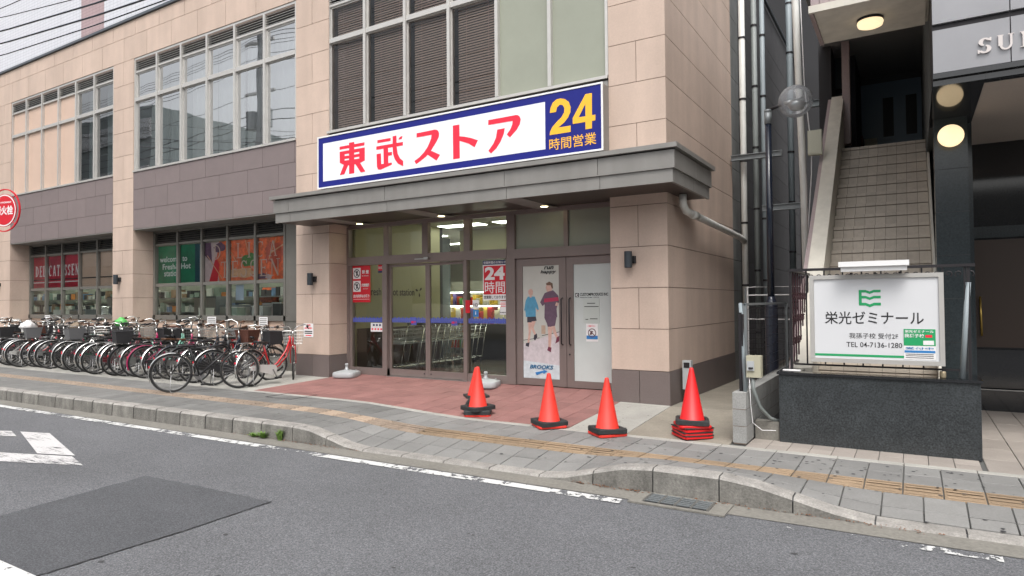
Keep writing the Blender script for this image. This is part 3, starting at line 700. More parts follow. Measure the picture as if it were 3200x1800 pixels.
box('mullion', (-9.09, -8.72, .53, .62, 0, 3.5), M['alud'], B); box('infill_panel', (-8.72, -8.11, .56, .62, 0, 3.5), M['infill'], B)
box('mullion', (-16.2, -15.4, .56, .62, 0, 3.5), M['infill'], B)

# ---------------------------------------------------------------- entrance front
D = box('entrance_front', (-7.11, -7.05, .48, .60, .09, 3.16), M['bronze'], B)
fr = M['bronze']; Y0, Y1 = .49, .59
def fbox(n, *b): return box(n, b, fr, D)
fbox('head_rail', -7.05, -.92, Y0, Y1, 3.12, 3.20)
fbox('lintel', -7.05, -3.12, Y0-.03, Y1, 2.35, 2.52); fbox('lintel', -2.95, -.92, Y0-.03, Y1, 2.33, 2.50)
fbox('mullion', -3.12, -2.95, Y0-.02, Y1, .09, 3.12)
for a in (-6.0, -5.0, -4.0): fbox('mullion', a-.08, a+.06, Y0, Y1, 2.52, 3.12)
fbox('mullion', -1.98, -1.90, Y0, Y1, 2.50, 3.12)
fbox('mullion', -6.11, -5.99, Y0-.01, Y1, .09, 2.35); fbox('mullion', -4.09, -4.01, Y0-.01, Y1, .09, 2.35)
fbox('threshold', -7.05, -5.99, Y0, Y1, .075, .23); fbox('threshold', -4.01, -3.12, Y0, Y1, .085, .23); fbox('stile', -3.16, -3.12, Y0+.01, Y1, .23, 2.35); fbox('stile', -7.05, -6.98, Y0+.01, Y1, .23, 2.35)
box('door_track', (-5.99, -4.01, .46, .64, .075, .095), M['steel'], D)
def pane(x0, x1, z0, z1, y, m, par, n='pane'): return MB().quad((x0, y, z0), (x1, y, z0), (x1, y, z1), (x0, y, z1)).build(n, m, par)
for a, b in ((-7.05, -6.08), (-5.94, -5.08), (-4.94, -4.08), (-3.94, -3.12)): pane(a, b, 2.52, 3.12, .54, M['gl_shop'], D)
pane(-6.98, -6.11, .23, 2.35, .54, M['gl_shop'], D); pane(-4.01, -3.16, .23, 2.35, .54, M['gl_shop'], D)
for a, b in ((-2.95, -1.98), (-1.90, -.92)): box('frosted_pane', (a, b, .53, .55, 2.5, 3.12), M['film'], D)
for (a, b, lab) in ((-5.985, -5.0, 1), (-4.995, -4.015, 2)):
    dd = rect_frame(MB(), a, b, .10, 2.34, .555, .61, .05).box(a+.05, b-.05, .555, .61, .15, .23).build('sliding_door', fr, B)
    pane(a+.05, b-.05, .23, 2.29, .58, M['gl_shop'], dd); MB().lathe([(.012, 0), (.012, .012)], 8, (b-.08 if lab == 1 else a+.08, .553, .17), 'y').build('lock', M['ink'], dd)
MB().box(-5.22, -4.92, .43, .46, 2.405, 2.425).box(-4.97, -4.87, .40, .459, 2.395, 2.44).build('door_sensor', M['steel'], D)
for (a, b, hx) in ((-2.945, -1.955, -2.02), (-1.945, -.92, -1.87)):
    dd = MB().box(a, b, .51, .57, .10, .215).box(a, b, .51, .57, 2.19, 2.325).box(a, a+.13, .51, .57, .215, 2.19).box(b-.135 if hx < -1.9 else b, b, .51, .57, .215, 2.19)
    dd = dd.build('hinged_door', fr, B)
    box('film_pane', (a+.13, (b-.135 if hx < -1.9 else b), .53, .55, .215, 2.19), M['filmw'], dd)
    MB().tube([(hx, .50, .82), (hx, .45, .84), (hx, .45, 1.60), (hx, .50, 1.62)], .012, 8).build('handle', M['darksteel'], dd, smooth=True)
    if hx > -1.9: MB().lathe([(.014, 0), (.014, .01)], 8, (-1.89, .505, .66), 'y').build('lock', M['ink'], dd)

# canopy
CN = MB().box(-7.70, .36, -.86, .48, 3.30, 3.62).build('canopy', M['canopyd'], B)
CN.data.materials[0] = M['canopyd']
def cbox(n, b, m=M['canopy']): return box(n, b, m, CN)
jx = [-7.72, -7.28, -4.78, -2.3, -.72, .40]
for a, b in zip(jx[:-1], jx[1:]): cbox('fascia_panel', (a+.004, b-.004, -.90, -.862, 3.365, 3.60))
jx2 = [-7.69, -7.26, -4.75, -2.28, -.70, .372]
for a, b in zip(jx2[:-1], jx2[1:]): cbox('lower_fascia_panel', (a+.004, b-.004, -.872, -.83, 3.165, 3.350))
cbox('cap_strip', (-7.78, .45, -.955, -.86, 3.62, 3.685)); cbox('cap_strip', (.36, .45, -.859, 1.06, 3.62, 3.685)); cbox('cap_sheet', (-7.78, .36, -.859, .0, 3.63, 3.68))
cbox('shadow_gap', (-7.7, .38, -.875, -.84, 3.60, 3.62), M['ink'])
MB().box(.002, .36, -.86, 1.0, 3.30, 3.62).build('return_core', M['canopyd'], CN)
cbox('under_lip', (-7.72, .40, -.90, -.80, 3.352, 3.3645)); cbox('under_lip', (.30, .40, -.799, 1.02, 3.352, 3.3645))
for a, b in ((-.899, .2), (.2, 1.02)): cbox('fascia_panel', (.362, .40, a+.004, b-.004, 3.365, 3.60))
for a, b in ((-.829, .1), (.1, .98)): cbox('lower_fascia_panel', (.33, .372, a+.004, b-.004, 3.165, 3.350))
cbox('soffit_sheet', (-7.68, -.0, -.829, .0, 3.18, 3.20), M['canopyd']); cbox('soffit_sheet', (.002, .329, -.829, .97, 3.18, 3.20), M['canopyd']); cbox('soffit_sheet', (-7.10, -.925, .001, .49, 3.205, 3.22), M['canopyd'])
for a in (-6.4, -4.33, -2.16):
    cbox('soffit_band', (a-.28, a+.10, -.79, .45, 3.168, 3.178), M['canopy'])
for k, (a, lab) in enumerate(((-6.4, 'round recessed downlight in the canopy soffit above the left window of the entrance'), (-4.33, 'round recessed downlight in the canopy soffit above the sliding doors'), (-2.16, 'round recessed downlight in the canopy soffit above the frosted hinged doors'))):
    t = thing('downlight', lab, 'light', (a, .14, 3.163), group='downlights in the canopy soffit')
    MB().lathe([(.085, 0), (.085, -.008), (.068, -.008), (.068, 0)], 20).build('trim_ring', M['steel'], t, smooth=True)
    MB().lathe([(.0, -.004), (.066, -.004), (.066, 0)], 20).build('bulb', M['lampc'], t)
# wall area behind the main sign
for k in (6,):
    pass
box('sign_backing', (-7.1, -.93, .0, .02, 3.69, 5.03), M['canopy'], B)

# ---------------------------------------------------------------- main sign
S = MB().box(-7.16, -.915, -.245, .0, 3.885, 4.925).build('shop_sign', M['canopy'], None, label='large blue and white illuminated shop sign with red Japanese lettering above the canopy', cat='sign')
rect_frame(MB(), -7.17, -.905, 3.875, 4.935, -.262, -.246, .028).build('sign_rim', M['white'], S)
box('blue_face', (-7.14, -.935, -.252, -.2455, 3.905, 4.905), M['signb'], S)
box('white_face', (-7.012, -1.915, -.254, -.2521, 4.02, 4.788), M['signw'], S)
GL = {
'e': [[[-6.545,4.665],[-5.876,4.665],[-5.876,4.605],[-6.545,4.605]],[[-6.285,4.709],[-6.146,4.709],[-6.146,4.095],[-6.285,4.095]],[[-6.542,4.563],[-6.407,4.563],[-6.407,4.313],[-6.538,4.343]],[[-6.407,4.563],[-5.868,4.563],[-5.868,4.50],[-6.407,4.50]],[[-6.009,4.51],[-5.868,4.51],[-5.869,4.308],[-6.01,4.285]],[[-6.407,4.46],[-6.009,4.46],[-6.009,4.405],[-6.407,4.405]],[[-6.534,4.343],[-6.408,4.372],[-6.01,4.365],[-5.872,4.312],[-6.022,4.27],[-6.378,4.27]],[[-6.417,4.31],[-6.299,4.296],[-6.417,4.105],[-6.535,4.099]],[[-6.125,4.286],[-5.996,4.286],[-5.853,4.097],[-5.972,4.092]]],
'b': [[[-5.542,4.658],[-5.209,4.658],[-5.209,4.602],[-5.542,4.602]],[[-4.987,4.643],[-4.916,4.655],[-4.94,4.601],[-5.014,4.599]],[[-5.567,4.542],[-4.909,4.542],[-4.91,4.477],[-5.567,4.477]],[[-5.387,4.478],[-5.274,4.478],[-5.268,4.133],[-5.379,4.132]],[[-5.56,4.395],[-5.453,4.395],[-5.446,4.153],[-5.553,4.153]],[[-5.275,4.392],[-5.178,4.392],[-5.178,4.328],[-5.275,4.328]],[[-5.556,4.166],[-5.446,4.19],[-5.179,4.189],[-5.18,4.153],[-5.463,4.087],[-5.528,4.101]],[[-5.156,4.679],[-5.065,4.681],[-5.059,4.459],[-5.036,4.335],[-4.981,4.244],[-4.904,4.187],[-4.904,4.091],[-5.029,4.153],[-5.108,4.247],[-5.147,4.349],[-5.157,4.484]]],
's': [[[-4.582,4.655],[-4.16,4.663],[-4.115,4.650],[-4.085,4.625],[-4.066,4.579],[-4.074,4.517],[-4.133,4.432],[-4.207,4.348],[-4.266,4.274],[-4.37,4.199],[-4.49,4.137],[-4.596,4.091],[-4.637,4.152],[-4.52,4.206],[-4.414,4.281],[-4.324,4.375],[-4.25,4.506],[-4.234,4.58],[-4.583,4.578]],[[-4.281,4.288],[-4.236,4.288],[-4.047,4.194],[-4.128,4.1],[-4.325,4.229]]],
't': [[[-3.761,4.674],[-3.618,4.674],[-3.614,4.078],[-3.757,4.078]],[[-3.617,4.467],[-3.509,4.444],[-3.372,4.402],[-3.23,4.344],[-3.299,4.232],[-3.427,4.314],[-3.615,4.385]]],
'a': [[[-3.012,4.659],[-2.459,4.66],[-2.42,4.65],[-2.393,4.625],[-2.371,4.576],[-2.389,4.497],[-2.45,4.413],[-2.583,4.303],[-2.643,4.36],[-2.57,4.441],[-2.533,4.518],[-2.526,4.572],[-3.013,4.574]],[[-2.833,4.469],[-2.685,4.473],[-2.704,4.377],[-2.767,4.26],[-2.854,4.156],[-2.961,4.081],[-3.015,4.133],[-2.916,4.238],[-2.859,4.336]]]}
for k in 'ebsta': polys('lettering', [(lp, 0) for lp in GL[k]], -.2542, [M['signr']], S, depth=.003)
polys('lettering', [([[-1.827,4.593],[-1.815,4.671],[-1.774,4.75],[-1.707,4.793],[-1.629,4.797],[-1.552,4.772],[-1.488,4.717],[-1.456,4.633],[-1.462,4.546],[-1.501,4.473],[-1.568,4.404],[-1.679,4.336],[-1.459,4.336],[-1.46,4.236],[-1.836,4.236],[-1.824,4.293],[-1.779,4.366],[-1.711,4.426],[-1.622,4.491],[-1.571,4.563],[-1.565,4.631],[-1.597,4.686],[-1.647,4.699],[-1.697,4.662],[-1.715,4.593]], 0)], -.2522, [M['signy']], S, depth=.003)
polys('lettering', [([[[-1.421,4.355],[-1.42,4.45],[-1.197,4.790],[-1.088,4.790],[-1.09,4.444],[-1.033,4.444],[-1.034,4.355],[-1.091,4.355],[-1.093,4.238],[-1.203,4.238],[-1.202,4.355]],[[-1.318,4.444],[-1.201,4.444],[-1.199,4.64]]], 0)], -.2522, [M['signy']], S, depth=.003)
text('時間営業', M['signy'], S, -1.843, -1.022, 3.985, 4.175, -.2522, bold=.003)
box('mounting_rail', (-7.05, -1.0, -.2, -.02, 3.80, 3.884), M['alud'], S)

# ---------------------------------------------------------------- wall lamps
def wall_lamp(x, z, label):
    t = thing('wall_lamp', label, 'lamp', (x, 0, z), group='up and down wall lamps on the stone pillars')
    MB().lathe([(.0, .125), (.055, .125), (.06, .12), (.06, -.12), (.055, -.125), (.052, -.10), (0, -.10)], 18, (0, -.10, 0)).build('shade', M['lampbody'], t, smooth=False); shade(t.children[0])
    MB().box(.0, .09, -.04, -.0, -.055, .055).box(.03, .07, -.07, -.04, -.03, .03).build('bracket', M['ink'], t)
    MB().lathe([(0, -.098), (.045, -.098), (.045, -.09)], 12, (0, -.10, 0)).build('bulb', M['lampc2'], t)
M['lampbody'] = mat('slate_lamp_metal', (.045, .055, .065), .4, .3)
M['lampc2'] = mat('warm_lamp_bulb', (1, .72, .35), .3, emit=14)
wall_lamp(-.585, 2.19, 'slate grey cylindrical wall lamp on the right corner pillar by the frosted doors')
wall_lamp(-7.57, 2.07, 'dark cylindrical wall lamp on the pillar just left of the sliding entrance')
wall_lamp(-15.05, 2.25, 'dark cylindrical wall lamp on the pillar between the two deli windows')
wall_lamp(-22.22, 2.26, 'dark cylindrical wall lamp on the leftmost pillar at the photo edge')

# ---------------------------------------------------------------- posters and notices
def poster(name, label, x0, x1, z0, z1, y, m=M['paper'], cat='notice', group=None, t=.004):
    return MB().box(x0, x1, y, y+t, z0, z1).build(name, m, None, label=label, cat=cat, group=group)
p = poster('poster', 'red and white 24 hour opening poster on the fixed glass right of the sliding doors', -3.665, -3.14, 1.595, 2.325, .515, M['paper'], 'poster')
box('red_field', (-3.645, -3.16, .5135, .515, 1.70, 2.225), M['red'], p); box('navy_strip', (-3.665, -3.14, .5135, .515, 2.245, 2.325), M['navyink'], p)
text('24', M['paper'], p, -3.62, -3.19, 1.965, 2.205, .513, bold=.04); text('時間', M['paper'], p, -3.62, -3.185, 1.72, 1.94, .513, bold=.004)
text('営業時間のお知らせ', M['paper'], p, -3.645, -3.16, 2.26, 2.31, .513, bold=.01); text('営業致しております', M['ink'], p, -3.64, -3.165, 1.62, 1.68, .514, bold=.01)
p = poster('poster', 'tall red prohibition poster with two round pictograms on the left glass of the entrance', -6.97, -6.47, 1.58, 2.345, .515, M['red'], 'poster')
for z in (2.07, 1.80):
    box('white_square', (-6.955, -6.74, .513, .515, z, z+.23), M['paper'], p)
    cz = z+.115; cx = -6.847
    polys('pictogram', [([[(cx+.09*math.cos(a*.314), cz+.09*math.sin(a*.314)) for a in range(20)], [(cx+.073*math.cos(-a*.314), cz+.073*math.sin(-a*.314)) for a in range(20)]], 0), ([(cx-.062, cz+.048), (cx-.052, cz+.06), (cx+.062, cz-.048), (cx+.052, cz-.06)][::-1], 0), ([(cx-.02, cz-.05), (cx+.02, cz-.05), (cx+.03, cz+.05), (cx-.01, cz+.06)], 0)], .513, [M['ink']], p, depth=.0015)
text('禁 煙', M['paper'], p, -6.70, -6.51, 2.17, 2.25, .513, bold=.02); text('NO SMOKING', M['paper'], p, -6.70, -6.51, 2.12, 2.14, .513)
text('犬禁煙調', M['paper'], p, -6.72, -6.50, 1.90, 1.97, .513, bold=.02); text('NO PETS', M['paper'], p, -6.67, -6.53, 1.85, 1.87, .513)
text('店内同伴はお断り', M['paper'], p, -6.945, -6.495, 1.675, 1.745, .513, bold=.02); box('white_line', (-6.95, -6.49, .5135, .515, 1.640, 1.648), M['paper'], p)
p = poster('poster', 'small red and navy sticker at the top of the left entrance glass', -6.25, -6.115, 2.18, 2.345, .515, M['red'], 'sticker'); box('navy_strip', (-6.25, -6.115, .5135, .515, 2.18, 2.225), M['navyink'], p); text('防犯', M['paper'], p, -6.235, -6.13, 2.26, 2.31, .513)
p = poster('notice', 'white pictogram notice low on the left entrance glass below the blue band', -6.46, -6.12, .975, 1.155, .515)
for k in range(3): box('blue_symbol', (-6.40+k*.085, -6.35+k*.085, .5135, .515, 1.09, 1.13), M['navyink'], p)
for k in range(4): box('red_symbol', (-6.435+k*.08, -6.39+k*.08, .5135, .515, 1.01, 1.045), M['signr'], p)
band = thing('glass_band', 'translucent blue safety band stuck across the entrance glass', 'safety band')
mb = MB()
for (a, b) in ((-6.98, -6.11), (-5.93, -5.06), (-4.94, -4.07), (-4.01, -3.16)):
    y = .532 if (a < -6.5 or a > -4.05) else .572
    mb.box(a, b, y, y+.002, 1.20, 1.225)
    n = 17
    for k in range(n):
        u = a+(b-a)*k/n; s_ = (b-a)/n; mb.box(u+s_*.07, u+s_*.93, y, y+.002, 1.228, 1.255); mb.box(u+s_*.07, u+s_*.93, y, y+.002, 1.168, 1.197)
        if k % 2: mb.box(u+s_*.15, u+s_*.85, y, y+.002, 1.258, 1.275)
mb.build('band_squares', M['bandblue'], band, kind='stuff')
for cx in (-5.36, -4.36):
    p = poster('sticker', 'blue and red square sticker on the %s sliding door band' % ('left' if cx < -5 else 'right'), cx-.07, cx+.07, 1.12, 1.27, .565, M['bandblue'], 'sticker'); text('自動ドア', M['signr'], p, cx-.06, cx+.06, 1.15, 1.2, .563, bold=.02)
p = poster('sticker', 'small red strip notice on the mullion right of the sliding doors', -4.03, -3.93, 1.36, 1.60, .47, M['red'], 'sticker')
p = poster('notice', 'small white and light blue notice left of the 24 hour poster foot', -3.90, -3.76, 1.44, 1.60, .515); text('HD', M['ink'], p, -3.88, -3.78, 1.48, 1.54, .513)
p = poster('sticker', 'small light blue sticker under the white notice on the fixed entrance glass', -3.89, -3.765, 1.29, 1.425, .515, M['blueink'], 'sticker'); text('i', M['paper'], p, -3.84, -3.82, 1.33, 1.39, .513, bold=.02)
p = poster('notice', 'narrow white notice with red print under the 24 hour poster', -3.30, -3.16, 1.33, 1.575, .515)
for k in range(3): box('red_line', (-3.285, -3.175, .5135, .515, 1.535-k*.03, 1.545-k*.03), M['signr'], p)
for k in range(4): box('black_symbol', (-3.288+k*.03, -3.268+k*.03, .5135, .515, 1.36, 1.38), M['ink'], p)
p = poster('notice', 'white notice with red and black lines on the stone pillar beside the red bicycle', -7.87, -7.58, .86, 1.145, -.008)
text('ご注意', M['signr'], p, -7.79, -7.66, 1.09, 1.13, -.0085, bold=.02); text('自転車の放置は', M['signr'], p, -7.84, -7.61, 1.03, 1.07, -.0085)
for z in (.97, .93): box('black_line', (-7.84, -7.61, -.0095, -.008, z, z+.022), M['ink'], p)
box('red_line', (-7.81, -7.64, -.0095, -.008, .885, .905), M['signr'], p)
for (a, b, z0, z1, lab) in ((-9.97, -9.67, .98, 1.26, 'white notice on the deli window rail, right end above the bicycles'), (-11.95, -11.6, 1.0, 1.26, 'white notice on the middle of the right deli window rail'), (-20.35, -20.0, .95, 1.27, 'white notice on the left deli window rail')):
    p = poster('notice', lab, a, b, z0, z1, .50)
    for k in range(5): box('black_line', (a+.03, b-.03, .4985, .5, z1-.05-k*.045, z1-.035-k*.045), M['ink'], p)
# runners poster: flat printed figures
p = poster('poster', 'tall running shoe poster with two printed joggers on the left frosted door', -2.812, -2.092, .218, 2.188, .520, M['paper'], 'poster')
p.data.materials[0] = mat('poster_pale_print', (.50, .50, .46), .35, noise=(1.5, .08))
def P4(u, v): return (-2.812+u*.00183, 2.188-v*.00160)   # u 0..393, v 0..1230 in print units
def pl(*pts): return [P4(*q) for q in pts]
figs = [
 (pl((0, 860), (393, 720), (393, 1230), (0, 1230)), 0), (pl((0, 1040), (393, 1080), (393, 1230), (0, 1230)), 1), (pl((200, 650), (245, 650), (245, 745), (200, 745)), 2),
 (pl((0, 815), (180, 785), (180, 791), (0, 821)), 5), (pl((205, 760), (393, 715), (393, 722), (205, 767)), 5),
 # left runner
 (pl((70, 255), (95, 250), (112, 275), (108, 315), (85, 330), (62, 310), (58, 275)), 3),
 (pl((55, 335), (130, 335), (165, 430), (175, 480), (158, 485), (140, 450), (140, 560), (30, 560), (25, 480), (20, 500), (12, 480), (30, 380)), 4), (pl((75, 325), (95, 325), (95, 345), (75, 345)), 3),
 (pl((45, 560), (140, 555), (150, 600), (105, 610), (100, 625), (45, 620)), 5),
 (pl((55, 620), (95, 620), (85, 720), (65, 850), (45, 850), (60, 730)), 3), (pl((95, 610), (140, 605), (115, 680), (140, 740), (125, 760), (90, 690)), 3), (pl((30, 850), (70, 840), (60, 890), (25, 880)), 5), (pl((120, 760), (150, 740), (155, 780), (130, 820), (115, 800)), 5), (pl((155, 480), (172, 480), (165, 505), (152, 495)), 3),
 # right runner
 (pl((270, 190), (305, 185), (325, 215), (320, 260), (300, 290), (265, 285), (252, 240)), 3), (pl((255, 195), (290, 175), (325, 195), (330, 250), (318, 250), (305, 215), (262, 215)), 7),
 (pl((275, 285), (330, 270), (350, 290), (385, 330), (393, 400), (380, 420), (365, 470), (372, 560), (235, 570), (240, 420), (215, 440), (190, 400), (215, 350), (240, 300)), 6),
 (pl((235, 360), (385, 345), (390, 385), (232, 400)), 8),
 (pl((235, 570), (365, 560), (350, 640), (345, 655), (310, 670), (270, 665), (262, 630)), 6),
 (pl((270, 665), (320, 665), (310, 750), (300, 890), (275, 890), (275, 760)), 3), (pl((310, 660), (345, 655), (365, 740), (385, 790), (365, 800), (330, 730)), 3), (pl((365, 400), (388, 410), (378, 440), (350, 435)), 3),
 (pl((275, 880), (308, 890), (300, 940), (262, 920)), 9), (pl((365, 780), (392, 760), (390, 820), (350, 845)), 9)]
pf = []
for q, mi in figs:
    a = sum(q[i][0]*q[(i+1) % len(q)][1]-q[(i+1) % len(q)][0]*q[i][1] for i in range(len(q))); pf.append((q if a > 0 else q[::-1], mi))
cmx = lambda n, c: mat(n, c, .4, noise=(14, .14))
polys('printed_joggers', pf, .520, [cmx('print_pale_pink', (.56, .51, .53)), cmx('print_pale_blue', (.56, .62, .65)), cmx('print_tan', (.45, .33, .25)), cmx('print_runner_skin', (.58, .37, .31)), cmx('print_sky_blue', (.09, .30, .46)), cmx('print_soft_black', (.05, .045, .06)), cmx('print_plum', (.13, .08, .12)), cmx('print_hair', (.16, .09, .06)), cmx('print_crimson', (.42, .035, .09)), cmx('print_maroon', (.16, .03, .06))], p, step=.00022, depth=.0006)
text('run', M['ink'], p, -2.38, -2.19, 2.12, 2.175, .5135, bold=.02, shear=.25); text('happy', M['ink'], p, -2.45, -2.14, 2.035, 2.11, .5135, bold=.02, shear=.25)
text('BROOKS', mat('print_brand_blue', (.02, .13, .27), .4), p, -2.68, -2.215, .385, .455, .5135, bold=.03, shear=.2)
polys('swoosh', [([(-2.57, .32), (-2.40, .36), (-2.44, .385), (-2.33, .355), (-2.40, .30), (-2.42, .325), (-2.54, .275), (-2.56, .295)][::-1], 0)], .5135, [M['blueink']], p, depth=.001)
# right frosted door texts
LP = text('CUSTOMPRODUCE INC', M['ink'], None, -1.70, -1.185, 1.65, 1.70, .529, name='door_lettering', bold=.02); tag(LP, 'black company name lettering on the right frosted door', 'lettering')
q = MB().box(-1.785, -1.72, .526, .53, 1.63, 1.70).build('logo_square', M['ink'], LP); text('C', M['paper'], LP, -1.775, -1.73, 1.64, 1.69, .5255, bold=.05)
text('MANUFACTURE   OFFICE', M['ink'], LP, -1.70, -1.35, 1.615, 1.632, .529)
p = poster('notice', 'grey green info sheet on the right frosted door', -1.64, -1.345, 1.19, 1.60, .525, mat('pale_sheet', (.50, .54, .51), .5))
for z, a, b in ((1.52, -1.57, -1.42), (1.465, -1.62, -1.36), (1.25, -1.60, -1.55), (1.26, -1.52, -1.38)): box('black_line', (a, b, .5235, .525, z, z+.012), M['ink'], p)
p = poster('notice', 'white no bicycles notice with blue foot on the right frosted door', -1.59, -1.375, .885, 1.185, .525)
cx, cz = -1.483, 1.03
polys('pictogram', [([[(cx+.075*math.cos(a*.314), cz+.075*math.sin(a*.314)) for a in range(20)], [(cx+.062*math.cos(-a*.314), cz+.062*math.sin(-a*.314)) for a in range(20)]], 0), ([(cx-.055, cz+.040), (cx-.045, cz+.05), (cx+.055, cz-.040), (cx+.045, cz-.05)][::-1], 0), ([(cx-.045, cz-.03), (cx-.01, cz-.03), (cx+.02, cz+.03), (cx-.02, cz+.035)], 0)], .5235, [mat('print_brown', (.12, .05, .06), .5)], p, depth=.001)
box('blue_foot', (-1.585, -1.38, .523, .525, .925, .985), M['blueink'], p); text('ご遠慮下さい', M['signr'], p, -1.56, -1.42, 1.13, 1.16, .5235)

# deli window posters
p = poster('poster', 'dark red DELICATESSEN banner behind the left deli window', -21.33, -18.38, 2.14, 3.13, .60, M['dred'], 'banner'); box('white_line', (-21.33, -18.38, .597, .599, 2.295, 2.325), M['paper'], p); box('dark_line', (-21.33, -18.38, .597, .599, 2.38, 2.41), M['ink'], p)
serif('DELICATESSEN', -21.20, -18.45, 2.50, 2.84, .598, M['paper'], p, thick=.2, thin=.1)
p = poster('poster', 'green welcome banner behind the right deli window', -14.25, -12.27, 2.14, 3.13, .60, M['green'], 'banner'); box('white_line', (-12.40, -12.36, .597, .599, 2.14, 3.10), M['paper'], p)
box('teal_field', (-12.62, -12.405, .597, .599, 2.14, 3.13), M['teal'], p)
for b_, x0_, x1_, z in (('welcome  to', -14.18, -12.95, 2.70), ('Fresh& Hot', -14.05, -12.80, 2.50), ('station', -13.98, -13.3, 2.32)): text(b_, M['paper'], p, x0_, x1_, z, z+.15, .598, bold=.015)
p = poster('poster', 'orange red DELICATESSEN picture banner with herbs behind the right deli window', -12.22, -9.14, 2.14, 3.13, .60, M['orange'], 'banner')
mm = [mat('print_salmon', (.52, .10, .055), .4, noise=(9, .4)), mat('print_herb_green', (.06, .20, .035), .5, noise=(20, .5)), mat('print_pale_rose', (.55, .42, .42), .5, noise=(6, .2)), mat('print_purple', (.12, .05, .10), .5, noise=(9, .4)), mat('print_noodle', (.62, .38, .22), .5, noise=(9, .2)), M['red']]
def blob(cx, cz, rx, rz, n=14, ph=0): return [(cx+rx*math.cos(6.283*k/n)*(1+.18*math.sin(3*k+ph)), cz+rz*math.sin(6.283*k/n)*(1+.2*math.cos(2*k+ph))) for k in range(n)]
def rod(x0, z0, x1, z1, w_=.012):
    d = Vector((x1-x0, z1-z0)).normalized(); n = Vector((-d.y, d.x))*w_; return [(x0-n.x, z0-n.y), (x1-n.x, z1-n.y), (x1+n.x, z1+n.y), (x0+n.x, z0+n.y)]
art = [([(-12.22, 2.14), (-11.6, 2.14), (-11.75, 2.6), (-11.62, 3.13), (-12.22, 3.13)], 2), ([(-12.2, 2.8), (-11.9, 2.6), (-11.95, 3.12), (-12.2, 3.12)], 3), ([(-12.02, 2.14), (-11.68, 2.14), (-11.6, 2.55), (-11.75, 2.75)], 5), (blob(-11.6, 2.98, .22, .12), 3), (blob(-10.45, 2.62, .30, .16, ph=1), 1), (blob(-10.75, 2.32, .5, .12, ph=2), 4), (blob(-9.55, 2.75, .33, .28, ph=3), 0), (blob(-10.0, 2.22, .18, .07, ph=1), 3), (blob(-9.75, 2.20, .12, .06, ph=4), 2),
 (rod(-11.2, 2.9, -10.95, 2.6), 4), (rod(-10.6, 3.1, -10.5, 2.8), 4), (rod(-9.7, 2.75, -9.2, 2.95, .016), 4), (rod(-9.75, 2.6, -9.5, 3.1), 4), (rod(-12.1, 2.8, -11.5, 2.2), 4)]
polys('picture', [(q if sum(q[i][0]*q[(i+1) % len(q)][1]-q[(i+1) % len(q)][0]*q[i][1] for i in range(len(q))) > 0 else q[::-1], mi) for q, mi in art], .599, mm, p, step=.00012, depth=.0005)
M['letterpale'] = mat('print_letter_pale', (.60, .45, .38), .5)
serif('DELICA', -11.85, -9.45, 2.68, 3.05, .5965, M['letterpale'], p, thick=.10, thin=.055, gap=.45); serif('TESSEN', -11.55, -9.35, 2.22, 2.62, .5965, M['letterpale'], p, thick=.11, thin=.055, gap=.22)

# ================================================================== INTERIOR
I = thing('shop_interior', 'lit interior of the shop behind the entrance and deli windows', 'room', kind='structure')
def ibox(n, b, m): return box(n, b, m, I)
ibox('floor', (-29, -.95, .63, 15.7, .04, .09), M['vfloor'])
ibox('ceiling', (-29, -.95, .63, 15.7, 3.45, 3.55), M['vceil'])
ibox('vestibule_wall', (-7.22, -7.0, .63, 3.55, .09, 3.44), M['vest'])
ibox('wainscot', (-6.995, -6.97, .66, 3.5, .09, 1.02), M['brownwood']); ibox('dark_screen', (-7.0, -5.2, 4.55, 4.6, .09, 1.0), M['ink'])
ibox('partition', (-2.98, -2.9, .64, 7, .09, 3.44), M['vceil']); ibox('inner_frame', (-7.1, -7.0, 3.56, 3.66, .09, 3.44), M['darksteel'])
ibox('back_wall', (-29, -.95, 11.0, 11.1, .09, 3.44), M['vceil'])
ibox('door_head', (-7.0, -2.98, 4.4, 4.5, 2.75, 3.44), M['vest'])
ibox('deli_partition', (-8.6, -8.5, .63, 6.0, .09, 3.44), M['roomdark'])
lw = text('Fresh & Hot station', M['brownwood'], I, 0, 1.55, 0, .17, 0, name='wall_lettering', bold=.005); lw.rotation_euler = (0, 0, R(90)); lw.location = (-6.995, 1.0, 1.73)
mb = MB(); 
for a in (40, 160, 280): c = math.cos(R(a)); s_ = math.sin(R(a)); mb.add([(0, 2.72+.02*c, 1.83+.02*s_), (0, 2.72+.1*c-.03*s_, 1.83+.1*s_+.03*c), (0, 2.72+.14*c, 1.83+.14*s_), (0, 2.72+.1*c+.03*s_, 1.83+.1*s_-.03*c)], [(3, 2, 1, 0)])
o = mb.build('leaf_emblem', M['brownwood'], I); o.location = (-6.993, 0, 0)
box('wall_switch', (-6.995, -6.975, 3.05, 3.18, 1.72, 1.95), M['darksteel'], I)
def ceil_light(x0, x1, y0, y1, label, m=M['tube'], z=3.43, grp='ceiling light panels inside the shop'):
    t = thing('ceiling_light', label, 'ceiling light', (x0, y0, z), group=grp)
    rect_frame(MB(), 0, x1-x0, 0, .01, 0, .01, .002) if False else None
    MB().box(-.03, x1-x0+.03, -.03, y1-y0+.03, .0, .018).build('housing', M['white'], t)
    MB().box(0, x1-x0, 0, y1-y0, -.012, -.001).build('diffuser', m, t)
ceil_light(-7.3+.5, -5.6, 3.2, 3.6, 'ceiling light panel inside the vestibule, nearer the left glass', M['tubev']); ceil_light(-5.2, -4.0, 3.2, 3.6, 'ceiling light panel inside the vestibule, on the right', M['tubev'])
